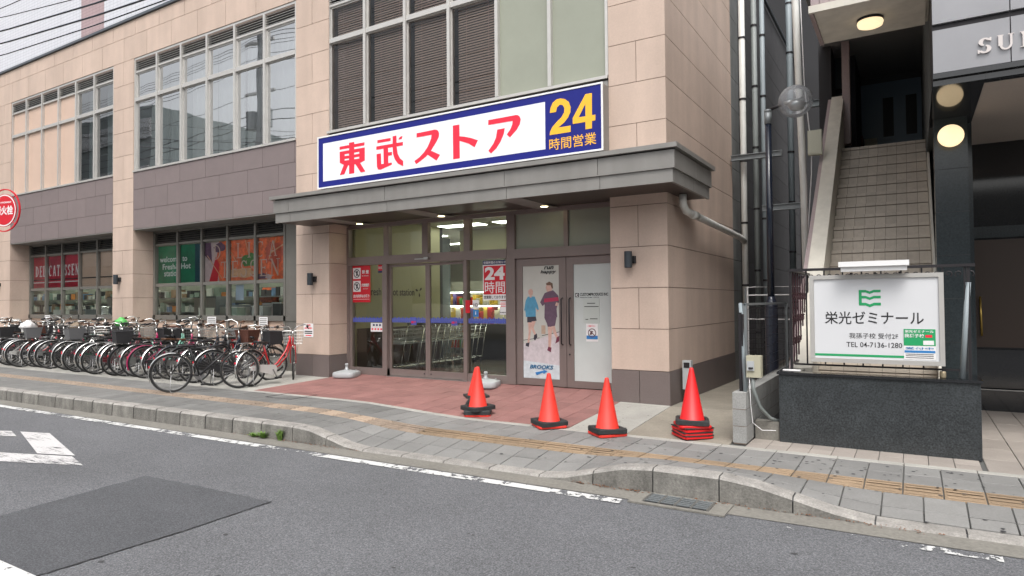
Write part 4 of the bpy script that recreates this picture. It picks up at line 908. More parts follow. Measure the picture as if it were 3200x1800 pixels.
for k, (x, y) in enumerate(((-5.8, 1.5), (-4.2, 1.5))):
    ceil_light(x, x+.9, y, y+.25, 'small ceiling light panel just inside the sliding doors, %s one' % ('left' if k == 0 else 'right'), M['tubew'])
for ry, y in (('nearest', 5.0), ('middle', 7.2), ('farthest', 9.4)):
    for rx, x in (('left', -9.6), ('centre', -7.3), ('right', -5.0)):
        ceil_light(x, x+1.6, y, y+.22, 'fluorescent strip over the sales floor, %s row, %s one' % (ry, rx), M['tube'], grp='fluorescent strips over the sales floor')
for x, lb in ((-26.6, 'added fill, furthest left beyond the window'), (-24.6, 'added fill, next to the furthest left'), (-22.7, 'added fill, just left of the left window'), (-20.8, 'first from the left'), (-18.6, 'second from the left'), (-16.4, 'behind the pillar between the windows'), (-13.6, 'left in the right window'), (-11.6, 'middle of the right window'), (-9.9, 'right in the right window')):  # three leftmost strips are unseen, added to brighten the left window view
    ceil_light(x, x+1.1, 2.0, 2.25, 'fluorescent strip over the deli kitchen, '+lb, M['tube'], z=3.2, grp='fluorescent strips over the deli kitchen')
# shelves with goods
PC = [(.55, .16, .03), (.6, .40, .06), (.45, .03, .03), (.10, .28, .08), (.55, .50, .36), (.65, .60, .5), (.14, .10, .25), (.5, .3, .1), (.35, .05, .02)]
PM = [mat('goods_%s' % n, c, .4) for n, c in zip(('orange', 'amber', 'crimson', 'green', 'cream', 'ivory', 'plum', 'tan', 'rust'), PC)]
def shelf(x, y, rz, label, L_=3.0, H_=2.0, lit=False):
    t = thing('display_shelf', label, 'shelf', (x, y, .09), rz, group='display shelves on the sales floor')
    MB().box(0, L_, .45, .5, 0, H_).build('back_panel', M['vceil'], t)
    k = 0
    for z in (.15, .6, 1.0, 1.4, 1.8):
        MB().box(0, L_, .02, .45, z-.03, z).build('shelf_board', M['steel'], t)
        if lit and z > 1.3: MB().box(.02, L_-.02, .0, .03, z-.05, z-.03).build('shelf_tube', M['tube'], t)
    mb = MB(); mb.cur = 0
    for z in (.15, .6, 1.0, 1.4):
        u = .03
        while u < L_-.1:
            w_ = random.uniform(.05, .16); mb.cur = random.randrange(9) if random.random() > .3 else k % 9
            mb.box(u, u+w_*.93, random.uniform(.04, .12), .44, z+.001, z+random.uniform(.16, .36)); u += w_; k += random.random() > .7
    mb.build('goods', PM, t, kind='stuff')
shelf(-8.8, 6.0, 0, 'lit display shelf of packaged goods seen through the sliding doors', 2.6, 2.1, True)
shelf(-6.1, 6.2, 0, 'lit display shelf of packaged goods behind the right entrance glass', 2.9, 2.1, True)
shelf(-9.5, 8.6, 0, 'display shelf far inside the shop behind the front shelves', 5.5, 2.1, True)
shelf(-4.3, 4.6, R(90), 'end display shelf on the right of the inner doorway', 1.4, 1.6)
# deli kitchen
def cab(x, y, w_, h, m, label, d=.5, z=.09, name='kitchen_cabinet', cat='cabinet'):
    t = thing(name, label, cat, (x, y, z)); MB().box(0, w_, 0, d, 0, h).build('body', m, t); MB().box(.02, w_-.02, -.015, -.001, .04, h-.04).build('front', M['steel'] if m is M['galv'] else m, t); MB().box(w_*.4, w_*.6, -.035, -.016, h*.72, h*.76).build('handle', M['darksteel'], t)
cab(-14.2, 1.6, 1.0, 1.7, M['galv'], 'tall grey kitchen cabinet at the left end of the right deli window'); cab(-12.9, 1.5, 1.3, 1.45, M['galv'], 'steel kitchen counter unit in the middle of the right deli window')
cab(-11.4, 1.7, 1.1, 1.5, M['weight'], 'pale kitchen unit right of the middle in the right deli window'); cab(-10.2, 1.4, .5, 1.95, M['darksteel'], 'narrow dark cabinet near the right end of the right deli window')
cab(-9.62, 1.0, .45, 1.55, mat('cardboard', (.42, .36, .20), .8), 'tan carton stack at the right end of the right deli window', name='carton', cat='carton')
cab(-13.3, 2.9, 1.0, .42, M['orange'], 'orange lit menu panel left in the right deli window', .06, 1.62, 'menu_panel', 'menu board'); cab(-10.9, 2.4, .75, .38, M['orange'], 'orange lit menu panel right in the right deli window', .06, 1.62, 'menu_panel', 'menu board')
cab(-9.6, 2.2, .5, .4, PM[1], 'amber menu panel at the right end of the right deli window', .06, 1.7, 'menu_panel', 'menu board')
for x, lb in ((-13.0, 'left'), (-11.6, 'middle'), (-10.4, 'right')):
    t = thing('counter_light', 'thin counter light strip behind the right deli window, %s one' % lb, 'light', (x, 3.0, 1.88), group='counter light strips in the deli'); MB().box(0, 1.0, 0, .05, 0, .05).build('tube', M['tubew'], t); MB().box(0, 1.0, 0, .06, .051, .08).build('housing', M['white'], t)
box('deli_back_wall', (-28.9, -8.6, 3.4, 3.5, .09, 3.44), mat('deli_wall', (.34, .36, .29), .6, noise=(1.2, .3)), I)
cab(-21.0, 1.5, 1.1, 1.35, M['galv'], 'grey kitchen unit at the left end of the left deli window'); cab(-19.6, 2.0, 1.4, 1.75, M['galv'], 'tall steel kitchen unit in the left deli window'); cab(-17.9, 1.6, 1.2, 1.3, M['weight'], 'pale kitchen counter unit in the left deli window')
KM = [mat('kitchen_' + n, c, .4) for n, c in (('steel', (.45, .47, .45)), ('white', (.65, .66, .60)), ('green', (.25, .33, .27)), ('dark', (.05, .05, .05)), ('blue', (.15, .25, .40)), ('brown', (.30, .20, .12)), ('orange', (.60, .22, .04)))]
for ks, (xa, xb) in enumerate(((-19.4, -9.2), (-28.5, -20.2))):
    t = thing('kitchen_rack', 'rack of kitchen boxes and containers behind the %s deli window' % ('right' if ks == 0 else 'left'), 'rack', (xa, 2.75, .09))
    for z in (.9, 1.25, 1.7): MB().box(0, xb-xa, 0, .45, z-.03, z).build('shelf_board', M['steel'], t)
    mb = MB(); u = 0
    for z in (.9, 1.25, 1.7):
        u = .02
        while u < xb-xa-.3: w_ = random.uniform(.10, .34); mb.cur = random.choice((0, 0, 1, 1, 2, 2, 3, 3, 4, 5, 6)); mb.box(u, u+w_*.85, random.uniform(0, .1), .40, z+.001, z+random.uniform(.10, .30)); u += w_
    mb.build('containers', KM, t, kind='stuff')
for lb, (x_, y_, z_, w_, h_, m_) in {'white box nearest the left end of the right deli window ledge': (-13.0, .95, 1.275, .3, .18, 1), 'green crate on the right deli window ledge, centre': (-11.9, 1.0, 1.275, .42, .2, 2), 'steel tray stack on the right deli window ledge': (-10.75, .9, 1.275, .4, .22, 0), 'dark bin at the right end of the right deli window ledge': (-10.05, .95, 1.275, .3, .3, 3), 'white box on the left deli window ledge': (-20.7, .9, 1.275, .5, .14, 1)}.items():
    t = thing('kitchen_box', lb, 'box', (x_, y_, z_)); MB().box(0, w_, 0, .25, 0, h_).build('box_body', KM[m_], t); MB().box(-.01, w_+.01, -.01, .26, h_+.001, h_+.02).build('lid', KM[1], t)
t = thing('stock_pot', 'round steel pot on the ledge of the left deli window', 'pot', (-17.75, 1.0, 1.28)); MB().lathe([(0, 0), (.15, 0), (.16, .03), (.16, .22), (.17, .23), (.15, .24), (0, .26)], 16).build('pot_body', M['chrome'], t, smooth=True)
t = thing('mixing_bowl', 'white bowl with a blue side on the ledge of the left deli window', 'bowl', (-16.75, 1.0, 1.28)); MB().lathe([(0, 0), (.09, 0), (.17, .12), (.16, .16), (0, .18)], 16).build('bowl_body', M['paper'], t, smooth=True)
box('window_ledge', (-21.4, -9.2, .63, 1.2, 1.2, 1.27), M['steel'], I)
p = poster('notice', 'pale blue sheet hanging inside the right deli window', -11.05, -10.75, 1.66, 2.04, .66, mat('pale_blue_sheet', (.42, .50, .62), .6))

# shopping carts nested in a row along the left vestibule wall
def cart():
    t = thing('shopping_cart', 'x', 'shopping cart', group='shopping carts nested along the left wall inside the entrance')
    fm = MB()
    for s_ in (-.24, .24):
        fm.tube([(s_, -.42, .98), (s_, -.30, .60), (s_, -.18, .12)], .013, 6); fm.tube([(s_, -.18, .12), (s_*.8, .40, .14)], .012, 6); fm.tube([(s_, -.32, .66), (s_*.85, .30, .62)], .010, 6)
    fm.tube([(-.24, -.30, .60), (.24, -.30, .60)], .010, 6); fm.tube([(-.24, -.18, .14), (.24, -.18, .14)], .010, 6); fm.tube([(-.19, .40, .14), (.19, .40, .14)], .010, 6)
    fm.build('frame', M['chrome'], t, smooth=True)
    MB().tube([(-.27, -.44, 1.0), (.27, -.44, 1.0)], .02, 8).build('handle', M['black'], t, smooth=True)
    bk = MB()
    for z, g_ in ((.62, .0), (.72, .01), (.82, .02), (.90, .03)): bk.tube([(-.21-g_, -.30-g_, z), (.21+g_, -.30-g_, z), (.19+g_, .32+g_, z-.02), (-.19-g_, .32+g_, z-.02)], .004, 4, closed=True)
    for k in range(10):
        a = -.30+k*.07
        for s_ in (-1, 1): bk.tube([(s_*.205, a, .61), (s_*.235, a, .90)], .003, 4, cap=False)
    for k in range(7): a = -.2+k*.066; bk.tube([(a, .32, .60), (a*1.1, .35, .88)], .003, 4, cap=False); bk.tube([(a, -.3, .61), (a, .32, .60)], .003, 4, cap=False)
    bk.build('basket', M['steel'], t)
    for sx in (-.22, .22):
        for sy in (-.16, .38): MB().lathe([(.0, -.012), (.045, -.012), (.05, 0), (.045, .012), (0, .012)], 12, (sx*(1 if sy < 0 else .8), sy, .05), 'x').build('caster', M['rubber'], t)
    return t
def copy_tree(o, parent=None):
    c = o.copy(); COL.objects.link(c); c.parent = parent
    for ch in list(o.children): copy_tree(ch, c)
    return c
c0 = cart(); ords = ['frontmost', 'second', 'third', 'fourth', 'fifth', 'sixth', 'seventh', 'eighth', 'ninth', 'tenth', 'eleventh']
for k in range(11):
    c = c0 if k == 0 else copy_tree(c0); c.location = (-6.28+random.uniform(-.02, .02), 1.35+k*.245, .09); c.rotation_euler = (0, 0, R(180+random.uniform(-3, 3)))
    c['label'] = '%s shopping cart counted from the street in the nested row inside the entrance' % ords[k]
    if k == 0:
        for ch in c.children:
            if ch.name.startswith('basket'): MB().box(-.22, .22, -.3, .34, .60, .66).build('child_seat_tray', M['weight'], c)

# ================================================================== ALLEY: PIPES, POLES, FENCE
def pipe(name, label, pts, r, m, group=None, clamps=(), n=12, rings=True):
    t = thing(name, label, 'pipe', pts[0], group=group); o_ = Vector(pts[0])
    MB().tube([Vector(p)-o_ for p in pts], r, n).build('pipe_run', m, t, smooth=True)
    for z in clamps:
        MB().lathe([(r+.004, -.02), (r+.010, -.02), (r+.010, .02), (r+.004, .02)], n, (pts[0][0]-o_.x, pts[0][1]-o_.y, z-o_.z)).build('clamp', M['darksteel'], t)
    return t
cl = [z*1.26+.6 for z in range(8)]
pipe('downpipe', 'thick pale rainwater downpipe at the back end of the beige side wall', [(.22, 4.25, -.1), (.22, 4.25, 10)], .062, M['pvc'], clamps=cl)
pipe('downpipe', 'olive grey downpipe just right of the thick pale downpipe', [(.41, 4.5, -.1), (.41, 4.5, 10)], .055, M['pvcg'], clamps=[z+.3 for z in cl])
pipe('downpipe', 'blue grey downpipe, second from the thick pale one', [(.55, 4.6, -.1), (.55, 4.6, 10)], .05, M['pvcb'], clamps=[z+.1 for z in cl])
pipe('downpipe', 'dull grey downpipe deep in the alley behind the clear globe lamp', [(.55, 8.2, -.1), (.55, 8.2, 14)], .075, M['pvcb'], clamps=[z+.9 for z in cl])
pipe('conduit', 'thin dark conduit beside the dull grey downpipe deep in the alley', [(.76, 8.3, -.1), (.76, 8.3, 14)], .035, M['pvcg'])
pipe('downpipe', 'tall pale grey downpipe leaning slightly between the globe lamp and the stairs', [(1.56, 2.7, -.1), (1.535, 2.7, 3.5), (1.43, 2.7, 7.5), (1.38, 2.7, 9.5)], .058, M['pvc'], clamps=())
pipe('canopy_drain', 'slanting drain pipe from under the canopy corner to the pale downpipe', [(.15, .30, 3.17), (.15, .30, 3.02), (.16, .42, 2.93), (.17, .62, 2.92), (.20, 4.0, 2.80), (.22, 4.2, 2.74)], .058, M['pvc'])
cd = bpy.data.objects['canopy_drain']
MB().tube([(.02, .40, -.26), (.028, .62, -.262)], .066, 12).build('socket', M['pvc'], cd, smooth=True)
def beam(label, x0, x1, y, z, h=.11):
    t = thing('steel_beam', label, 'beam', (x0, y, z)); L_ = x1-x0
    MB().box(0, L_, 0, .10, 0, .012).box(0, L_, 0, .10, h-.012, h).box(0, L_, .044, .056, .012, h-.012).build('flange', M['galv'], t); MB().box(L_-.01, L_+.002, -.005, .105, -.01, h+.01).build('end_plate', M['galv'], t)
beam('grey steel beam bridging the alley behind the lamp post, upper left one', .02, .98, 4.0, 4.36); beam('grey steel beam right of the lamp post, just above the planter rail level', .75, 1.50, 3.2, 3.20)
beam('grey steel beam high in the alley under the photo top edge', .50, 1.6, 5.2, 8.20); beam('grey steel beam deep in the alley right of the globe lamp', .9, 2.0, 8.0, 6.30, .16)
# black street lamp with a clear globe
t = thing('street_lamp', 'navy black lamp post with a clear glass globe on a short side arm', 'street lamp', (1.235, 1.2, -.05))
MB().lathe([(.10, 0), (.10, .36), (.095, .38), (.095, 1.50), (.085, 1.56), (.06, 1.62), (.055, 1.66)], 20).build('base_column', M['navy'], t, smooth=True)
MB().lathe([(.052, 1.66), (.048, 4.36)], 16).build('pole', M['navy'], t, smooth=True)
MB().tube([(0, 0, 4.34), (0, 0, 4.52)], .056, 12).tube([(0, 0, 4.52), (0, 0, 4.56)], .058, 12).build('elbow', M['galv'], t, smooth=True)
MB().tube([(.03, 0, 4.56), (.20, -.03, 4.60)], .025, 10).build('arm', M['darksteel'], t, smooth=True)
gx, gz = .40, 4.62
MB().lathe([(.245*math.sin(a*math.pi/16)+.0001, -.245*math.cos(a*math.pi/16)) for a in range(17)], 28, (gx, -.03, gz)).build('globe', M['globe'], t, smooth=True)
MB().tube([(gx-.16, -.03, gz-.01), (gx-.02, -.03, gz+.01)], .035, 10).tube([(gx-.02, -.03, gz+.02), (gx+.12, -.03, gz+.06)], .018, 8).build('bulb_holder', M['steel'], t, smooth=True)
MB().lathe([(.0, -.12), (.09, -.10), (.14, -.02), (.10, .02), (0, .03)], 14, (gx+.02, -.03, gz-.03)).build('reflector', M['steel'], t, smooth=True)
# utility box on the leaning pipe
t = thing('junction_box', 'cream junction box on the tall downpipe left of the stairs', 'junction box', (1.62, 2.62, 4.02)); MB().box(0, .22, 0, .10, 0, .42).build('body', mat('cream_plastic', (.50, .50, .40), .5), t); MB().box(.01, .21, -.012, -.001, .02, .40).build('lid', mat('cream_plastic_lid', (.52, .52, .42), .5), t)
MB().tube([(.05, .05, 0), (.04, .08, -.3), (-.05, .08, -1.6)], .008, 6).tube([(.03, .0, .42), (-.04, .04, 1.2), (-.10, .04, 3.4)], .008, 6).build('cable', M['paper'], t)
# block wall with mesh fence
t = thing('block_wall', 'low wall of grey concrete blocks running back beside the shop path', 'wall', (1.30, -1.72, -.1))
for k in range(3):
    for j in range(10):
        off = 0 if k != 1 else .2; y0_ = j*.40-(off if j else 0); y1_ = (j+1)*.40-off
        MB().box(0, .15, y0_+.003, y1_-.003, k*.195+.013, k*.195+.195+.004).build('block', M['block'], t)
MB().box(.006, .144, .006, 3.8, 0, .585).build('mortar', M['mortar'], t)
t = thing('mesh_fence', 'dark wire mesh fence standing on the low concrete block wall', 'fence', (1.37, -1.3, .49))
MB().box(-.02, .02, -.02, .02, 0, 1.02).build('post', M['galv'], t); MB().box(-.02, .02, 3.0, 3.04, 0, 1.02).build('post', M['galv'], t)
MB().box(-.012, .012, -.02, 3.04, 1.0, 1.03).build('top_rail', M['galv'], t)
mb = MB()
for k in range(30): mb.box(-.002, .002, .03+k*.1, .034+k*.1, .02, 1.0)
for k in range(8): mb.box(-.003, .001, 0, 3.0, .04+k*.13, .044+k*.13)
mb.build('mesh', M['darksteel'], t, kind='stuff')
t = thing('gate_panel', 'dark slatted gate panel behind the leaning grey pipe at the alley mouth', 'gate', (1.40, -1.55, .49))
MB().box(-.05, -.02, -.03, .02, 0, .92).build('gate_post', M['darksteel'], t)
for k in range(3): MB().box(-.018, 0, -.02+k*.02, -.005+k*.02, 0, .90).build('slat', M['darksteel'], t)
pipe('conduit', 'grey plastic pipe leaning on the end of the block wall', [(1.42, -1.60, .49), (1.36, -1.50, 1.52)], .022, M['pvcb'], n=10)
t = thing('alley_fence', 'dark mesh fence across the alley between the block wall and the planter', 'fence', (.25, 4.0, -.1))
MB().box(0, 1.5, 0, .03, 1.48, 1.52).box(0, 1.5, 0, .03, .02, .06).build('rail', M['darksteel'], t)
for k in range(4): MB().box(k*.49, k*.49+.03, -.01, .03, 0, 1.9).build('post', M['galv'], t)
mb = MB()
for k in range(30): mb.box(k*.05, k*.05+.006, .005, .011, .06, 1.48)
for k in range(14): mb.box(0, 1.5, .006, .010, .1+k*.1, .106+k*.1)
mb.build('mesh', M['darksteel'], t, kind='stuff')
t = thing('white_rack', 'white tubular frame behind the dark mesh fence in the alley', 'rack', (.45, 3.3, -.1))
MB().tube([(0, 0, 0), (0, 0, 1.9), (1.0, 0, 1.9), (1.0, 0, 0)], .018, 6).build('frame', M['paper'], t)
for k in range(2): MB().tube([(0, 0, 1.3+k*.45), (1, 0, 1.3+k*.45)], .012, 6).build('bar', M['paper'], t)
# meter box and cables
t = thing('meter_box', 'cream electricity box on the block wall beside the lamp post', 'electricity box', (1.44, -1.62, .66)); MB().box(0, .16, 0, .12, 0, .25).build('body', mat('aged_cream_plastic', (.42, .40, .30), .6), t); MB().box(.01, .09, -.02, -.001, .08, .19).build('meter', M['weight'], t); MB().box(.03, .08, -.03, -.021, .10, .12).build('switch', M['ink'], t)
t = thing('hose', 'grey corrugated conduit sagging from the cream electricity box to the ground', 'hose', (1.50, -1.58, .66)); MB().tube([(0, 0, 0), (.01, 0, -.15), (.06, .08, -.35), (.14, .25, -.50), (.30, .40, -.58)], .022, 8).build('hose_run', M['pvcg'], t, smooth=True)
MB().tube([(-.03, -.02, 0), (-.02, -.03, -.3), (.0, -.03, -.52), (.10, -.02, -.60), (.25, -.02, -.59)], .004, 6).build('cable', M['paper'], t, smooth=True)
t = thing('concrete_stub', 'short stained concrete upstand between the block wall and the planter', 'upstand', (1.47, -1.32, -.1)); MB().box(0, .27, 0, .12, 0, .22).build('upstand', M['gutter'], t)
t = thing('soil_pit', 'patch of bare dark soil at the foot of the lamp post', 'soil', kind='stuff'); MB().box(1.46, 1.74, -1.19, 3.5, -.11, -.03).build('soil', M['ink'], t)
# white bollard box by the side wall
t = thing('power_post', 'short white service post against the brown base of the side wall', 'post', (.07, .42, -.02)); MB().box(0, .13, 0, .10, .22, .66).build('post_body', M['weight'], t); MB().box(.02, .11, -.006, -.001, .55, .63).build('cover', M['darksteel'], t); MB().box(.04, .09, .03, .07, 0, .22).build('stem', M['darksteel'], t)
# alley far end
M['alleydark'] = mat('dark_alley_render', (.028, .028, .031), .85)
M['smoky'] = mat('smoky_pane', (.05, .065, .075), .5)
t = thing('rear_building', 'dark rear building closing the alley, with blue grey window panes', 'building', (-4, 14, -.1)); MB().box(0, 12, 0, 4, 0, 26).build('wall', M['alleydark'], t)
t = thing('side_window_wall', 'dark blue grey glazed wall seen between the tall downpipe and the stairs', 'building', (1.60, 5.2, -.1)); MB().box(0, .6, 0, 4, 0, 9).build('wall', M['alleydark'], t)
for k in range(9): MB().box(.03, .5, -.02, -.001, 1.0+k*.82, 1.72+k*.82).build('pane', M['smoky'], t)

# ================================================================== NEIGHBOUR BUILDING WITH STAIRS
NB = thing('stairs_building', 'neighbouring building with tiled outdoor stairs, black granite column and grey fascia', 'building', (0, 0, 0))
M['stairgrout'] = mat('stair_grout', (.27, .235, .20), .9)
# stairs
SX0, SX1 = 2.05, 3.34
for k in range(22):
    z0 = -.1+k*.2; y0_ = -.9+k*.222
    st = box('step', (SX0, SX1, y0_+.004, y0_+.5, z0-.15, z0+.195), M['stairgrout'], NB)
    w9 = (SX1-SX0)/9
    for j in range(9):
        a = SX0+j*w9
        MB().box(a+.003, a+w9-.003, y0_-.004, y0_+.003, z0+.004, z0+.138).box(a+.003, a+w9-.003, y0_-.012, y0_+.23, z0+.153, z0+.1985).build('tile', M['stairtile'], st)
# parapets of the stairs
def sloped(x0, x1, off, m, n, y0=-.9, y1=4.2, base=None, thick=.8):
    z0 = .9*(y0+.9)-.1+off; z1 = .9*(y1+.9)-.1+off
    return MB().add([(x0, y0, z0-thick), (x1, y0, z0-thick), (x1, y1, z1-thick), (x0, y1, z1-thick), (x0, y0, z0), (x1, y0, z0), (x1, y1, z1), (x0, y1, z1)], [(0, 3, 2, 1), (4, 5, 6, 7), (0, 1, 5, 4), (1, 2, 6, 5), (2, 3, 7, 6), (3, 0, 4, 7)]).build(n, m, NB)
sloped(1.84, SX0-.003, .78, M['cream'], 'parapet', y0=-.85, y1=4.4, thick=1.3); sloped(1.78, 1.838, .74, M['pinkwall'], 'parapet_cladding', y0=-.85, y1=4.4, thick=1.3)
sloped(SX1+.003, 3.372, .55, M['cream'], 'parapet', y0=-.85, y1=4.2, thick=1.2)
box('landing', (1.84, 3.42, 4.0, 7.2, 4.1, 4.298), M['stairtile'], NB)
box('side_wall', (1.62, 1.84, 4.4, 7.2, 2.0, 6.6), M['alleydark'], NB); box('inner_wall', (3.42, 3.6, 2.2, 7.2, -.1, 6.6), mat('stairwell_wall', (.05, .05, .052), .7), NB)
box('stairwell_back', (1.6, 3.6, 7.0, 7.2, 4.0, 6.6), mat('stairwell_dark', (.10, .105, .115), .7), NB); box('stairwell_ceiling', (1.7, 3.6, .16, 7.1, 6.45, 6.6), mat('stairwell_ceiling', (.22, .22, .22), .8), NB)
dr_ = box('double_door', (2.2, 3.41, 6.9, 6.98, 4.3, 6.3), mat('dark_blue_door', (.20, .27, .35), .35), NB)
for a in (2.62, 3.05): box('door_window', (a, a+.2, 6.885, 6.899, 5.1, 5.95), M['ink'], dr_)
box('door_sign', (2.25, 2.5, 6.885, 6.899, 4.9, 5.1), M['cream'], dr_)
box('red_cabinet', (2.08, 2.24, 6.5, 6.9, 4.3, 5.1), mat('dark_red_box', (.12, .005, .01), .5), NB)
box('corner_post', (2.03, 2.16, 4.3, 4.5, 4.5, 7), M['pinkwall'], NB)
# slab over the stairs
SL = box('stair_canopy', (2.15, 3.30, -.98, .15, 5.0, 5.03), M['cream'], NB)
box('drip_edge', (2.10, 3.33, -1.03, -.985, 4.985, 5.07), M['cream'], SL); box('side_edge', (2.10, 2.148, -.98, .15, 4.985, 5.07), M['pinkwall'], SL); box('slab_core', (2.12, 3.33, -.96, .15, 5.035, 5.2), M['cream'], SL)
mm_ = (3.33-2.12)/12
for i in range(12):
    for j in range(4): box('mosaic_tile', (2.12+i*mm_+.004, 2.12+(i+1)*mm_-.004, -1.01, -.99, 5.08+j*.075, 5.15+j*.075), M['pinkwall'], SL)
box('slab_upstand', (2.12, 3.33, -.99, -.9, 5.08, 6.6), M['pinkwall'], NB)
t = thing('ceiling_lamp', 'lit round ceiling lamp under the slab over the stairs', 'lamp', (2.72, -.42, 4.998)); MB().lathe([(0, 0), (.145, 0), (.145, -.03)], 24).build('base', M['darksteel'], t); shade(t.children[0]); MB().lathe([(.14, -.031), (.145, -.05), (.135, -.085), (.10, -.10), (0, -.104)], 28).build('glass_shade', M['lampw'], t, smooth=True)
t = thing('ceiling_lamp', 'small cool white lamp on the dark stairwell ceiling by the right wall', 'lamp', (3.24, 3.05, 6.37)); MB().lathe([(0, .06), (.11, .05), (.13, 0), (.11, -.05), (0, -.07)], 20).build('glass_shade', M['lampcool'], t, smooth=True)
# black column and grey fascia with SUN lettering
CO = box('column', (3.375, 3.73, .45, .85, -.1, 3.854), M['column'], NB)
for z in (1.0, 1.55, 2.1, 2.65, 3.2): box('column_joint', (3.373, 3.732, .448, .852, z, z+.006), M['ink'], CO)
FA = box('fascia', (3.335, 9, -1.11, -.30, 3.93, 6.6), M['darksteel'], NB)
for a in (3.34, 4.02, 5.4, 6.8): b_ = {3.34: 4.01, 4.02: 5.39, 5.4: 6.79, 6.8: 9}[a]; box('fascia_panel', (a, b_, -1.15, -1.111, 3.985, 4.45), M['sunband'], FA); box('fascia_panel', (a, b_, -1.15, -1.111, 4.52, 5.8), M['sunband'], FA)
M['letterm'] = mat('satin_letter_metal', (.60, .55, .53), .3, .6)
box('black_reveal', (3.335, 9, -1.155, -1.111, 3.925, 3.98), M['polished'], FA)
for ch_, xa, xb in (('S', 3.735, 3.86), ('U', 3.895, 4.05), ('N', 4.085, 4.24)): serif(ch_, xa, xb, 4.11, 4.27, -1.165, M['letterm'], FA, 'raised_letter', thick=.19, thin=.10, gap=.20, depth=.012)
box('polished_soffit', (3.335, 3.80, -1.11, .9, 3.855, 3.924), M['polished'], NB); box('polished_soffit', (3.801, 9, -1.11, -.96, 3.855, 3.924), M['polished'], NB)
box('entrance_ceiling', (3.801, 9, -.959, 2.5, 3.87, 3.924), M['sofbeige'], NB)
box('recess_wall', (3.55, 3.80, .86, 2.5, -.1, 3.85), M['column'], NB)
ER = box('entrance_wall', (3.80, 9, 2.501, 2.7, -.1, 3.92), M['polished'], NB)
box('stone_band', (3.85, 9, 2.44, 2.499, 2.45, 2.62), M['column'], ER); box('lower_panel', (3.9, 9, 2.43, 2.499, .25, .80), M['polished'], ER); box('bright_sill', (3.9, 9, 2.40, 2.429, .20, .215), M['steel'], ER); box('plinth', (3.85, 9, 2.38, 2.43, -.1, .198), M['polished'], ER)
DO = box('entrance_door', (3.90, 5.2, 2.42, 2.49, .83, 2.42), mat('dark_brown_door', (.045, .028, .02), .45), NB); MB().tube([(3.965, 2.36, 1.0), (3.955, 2.36, 1.58)], .014, 10).build('handle', M['goldm'], DO, smooth=True)
box('upper_wall', (3.34, 9, -.3, 7, 3.93, 6.6), M['roomdark'], NB); box('upper_wall', (2.12, 3.34, -.89, .15, 5.3, 6.6), M['pinkwall'], NB)
for k, z in enumerate((3.40,)):
    t = thing('wall_lamp', 'lit round frosted glass lamp on the black granite column', 'lamp', (3.55, .45, 3.60)); MB().lathe([(0, 0), (.10, 0), (.10, .05)], 20, axis='y').build('base', M['steel'], t)
    MB().lathe([(.09, .05), (.13, .07), (.142, .11), (.125, .16), (.07, .19), (0, .20)], 28, axis='y').build('glass_shade', M['lampw'], t, smooth=True)
# granite planter
PX0, PX1, PY0, PY1 = 1.75, 3.68, -1.36, -.92
t = thing('granite_planter', 'black speckled granite planter wall in front of the tiled stairs', 'planter', (PX0, PY0, -.1)); W_ = PX1-PX0
MB().box(0, W_, 0, .16, 0, .785).build('front_wall', M['planter'], t)
MB().box(0, .16, .161, 1.6, 0, .785).build('side_wall', M['planter'], t); MB().box(W_-.16, W_, .161, .6, 0, .785).build('side_wall', M['planter'], t)
MB().box(-.02, W_+.02, -.02, .17, .787, .815).box(-.02, .22, .171, 1.62, .787, .815).box(W_-.17, W_+.02, .171, .62, .787, .815).build('coping', M['polished'], t)
# railing on the planter
t = thing('iron_railing', 'dark iron railing with scrollwork standing on the granite planter', 'railing', (1.88, -1.26, .715))
MB().box(0, 1.78, -.03, .03, 1.17, 1.20).build('top_rail', M['darksteel'], t); MB().box(-.03, .03, .031, 1.5, 1.17, 1.20).build('top_rail', M['darksteel'], t)
for (a, b) in ((0, 0), (1.72, 0), (0, 1.45)): MB().box(a-.014, a+.014, b-.014, b+.014, 0, 1.169).build('post', M['darksteel'], t)
MB().box(.03, 1.7, -.012, .012, .08, .10).build('bottom_rail', M['darksteel'], t); MB().box(-.012, .012, .03, 1.43, .08, .10).build('bottom_rail', M['darksteel'], t)
def scroll(cx, cz, r, ax):
    pts = []
    for k in range(13):
        a = R(-60+k*28); rr = r*(1-.05*k); p = (rr*math.cos(a), rr*math.sin(a)); pts.append((cx+p[0], 0, cz+p[1]) if ax == 'x' else (0, cx+p[0], cz+p[1]))
    return pts
mrl = mat('maroon_iron', (.05, .018, .025), .5, .4)
for k in range(7):
    y_ = .2+k*.19; mb = MB().box(-.008, .008, y_-.008, y_+.008, .101, 1.169)
    for z in (.35, .62, .89): mb.tube(scroll(y_+.06, z, .05, 'y'), .006, 5); mb.tube([(0, 2*y_-p[1]+.0, p[2]) for p in scroll(y_+.06, z, .05, 'y')], .006, 5)
    mb.build('picket', mrl, t)
for k in range(9):
    x_ = .17+k*.19; mb = MB().box(x_-.008, x_+.008, -.008, .008, .101, 1.169)
    mb.tube(scroll(x_+.05, 1.10, .035, 'x'), .006, 5); mb.tube([(2*x_-p[0], p[1], p[2]) for p in scroll(x_+.05, 1.10, .035, 'x')], .006, 5); mb.build('picket', M['darksteel'], t)
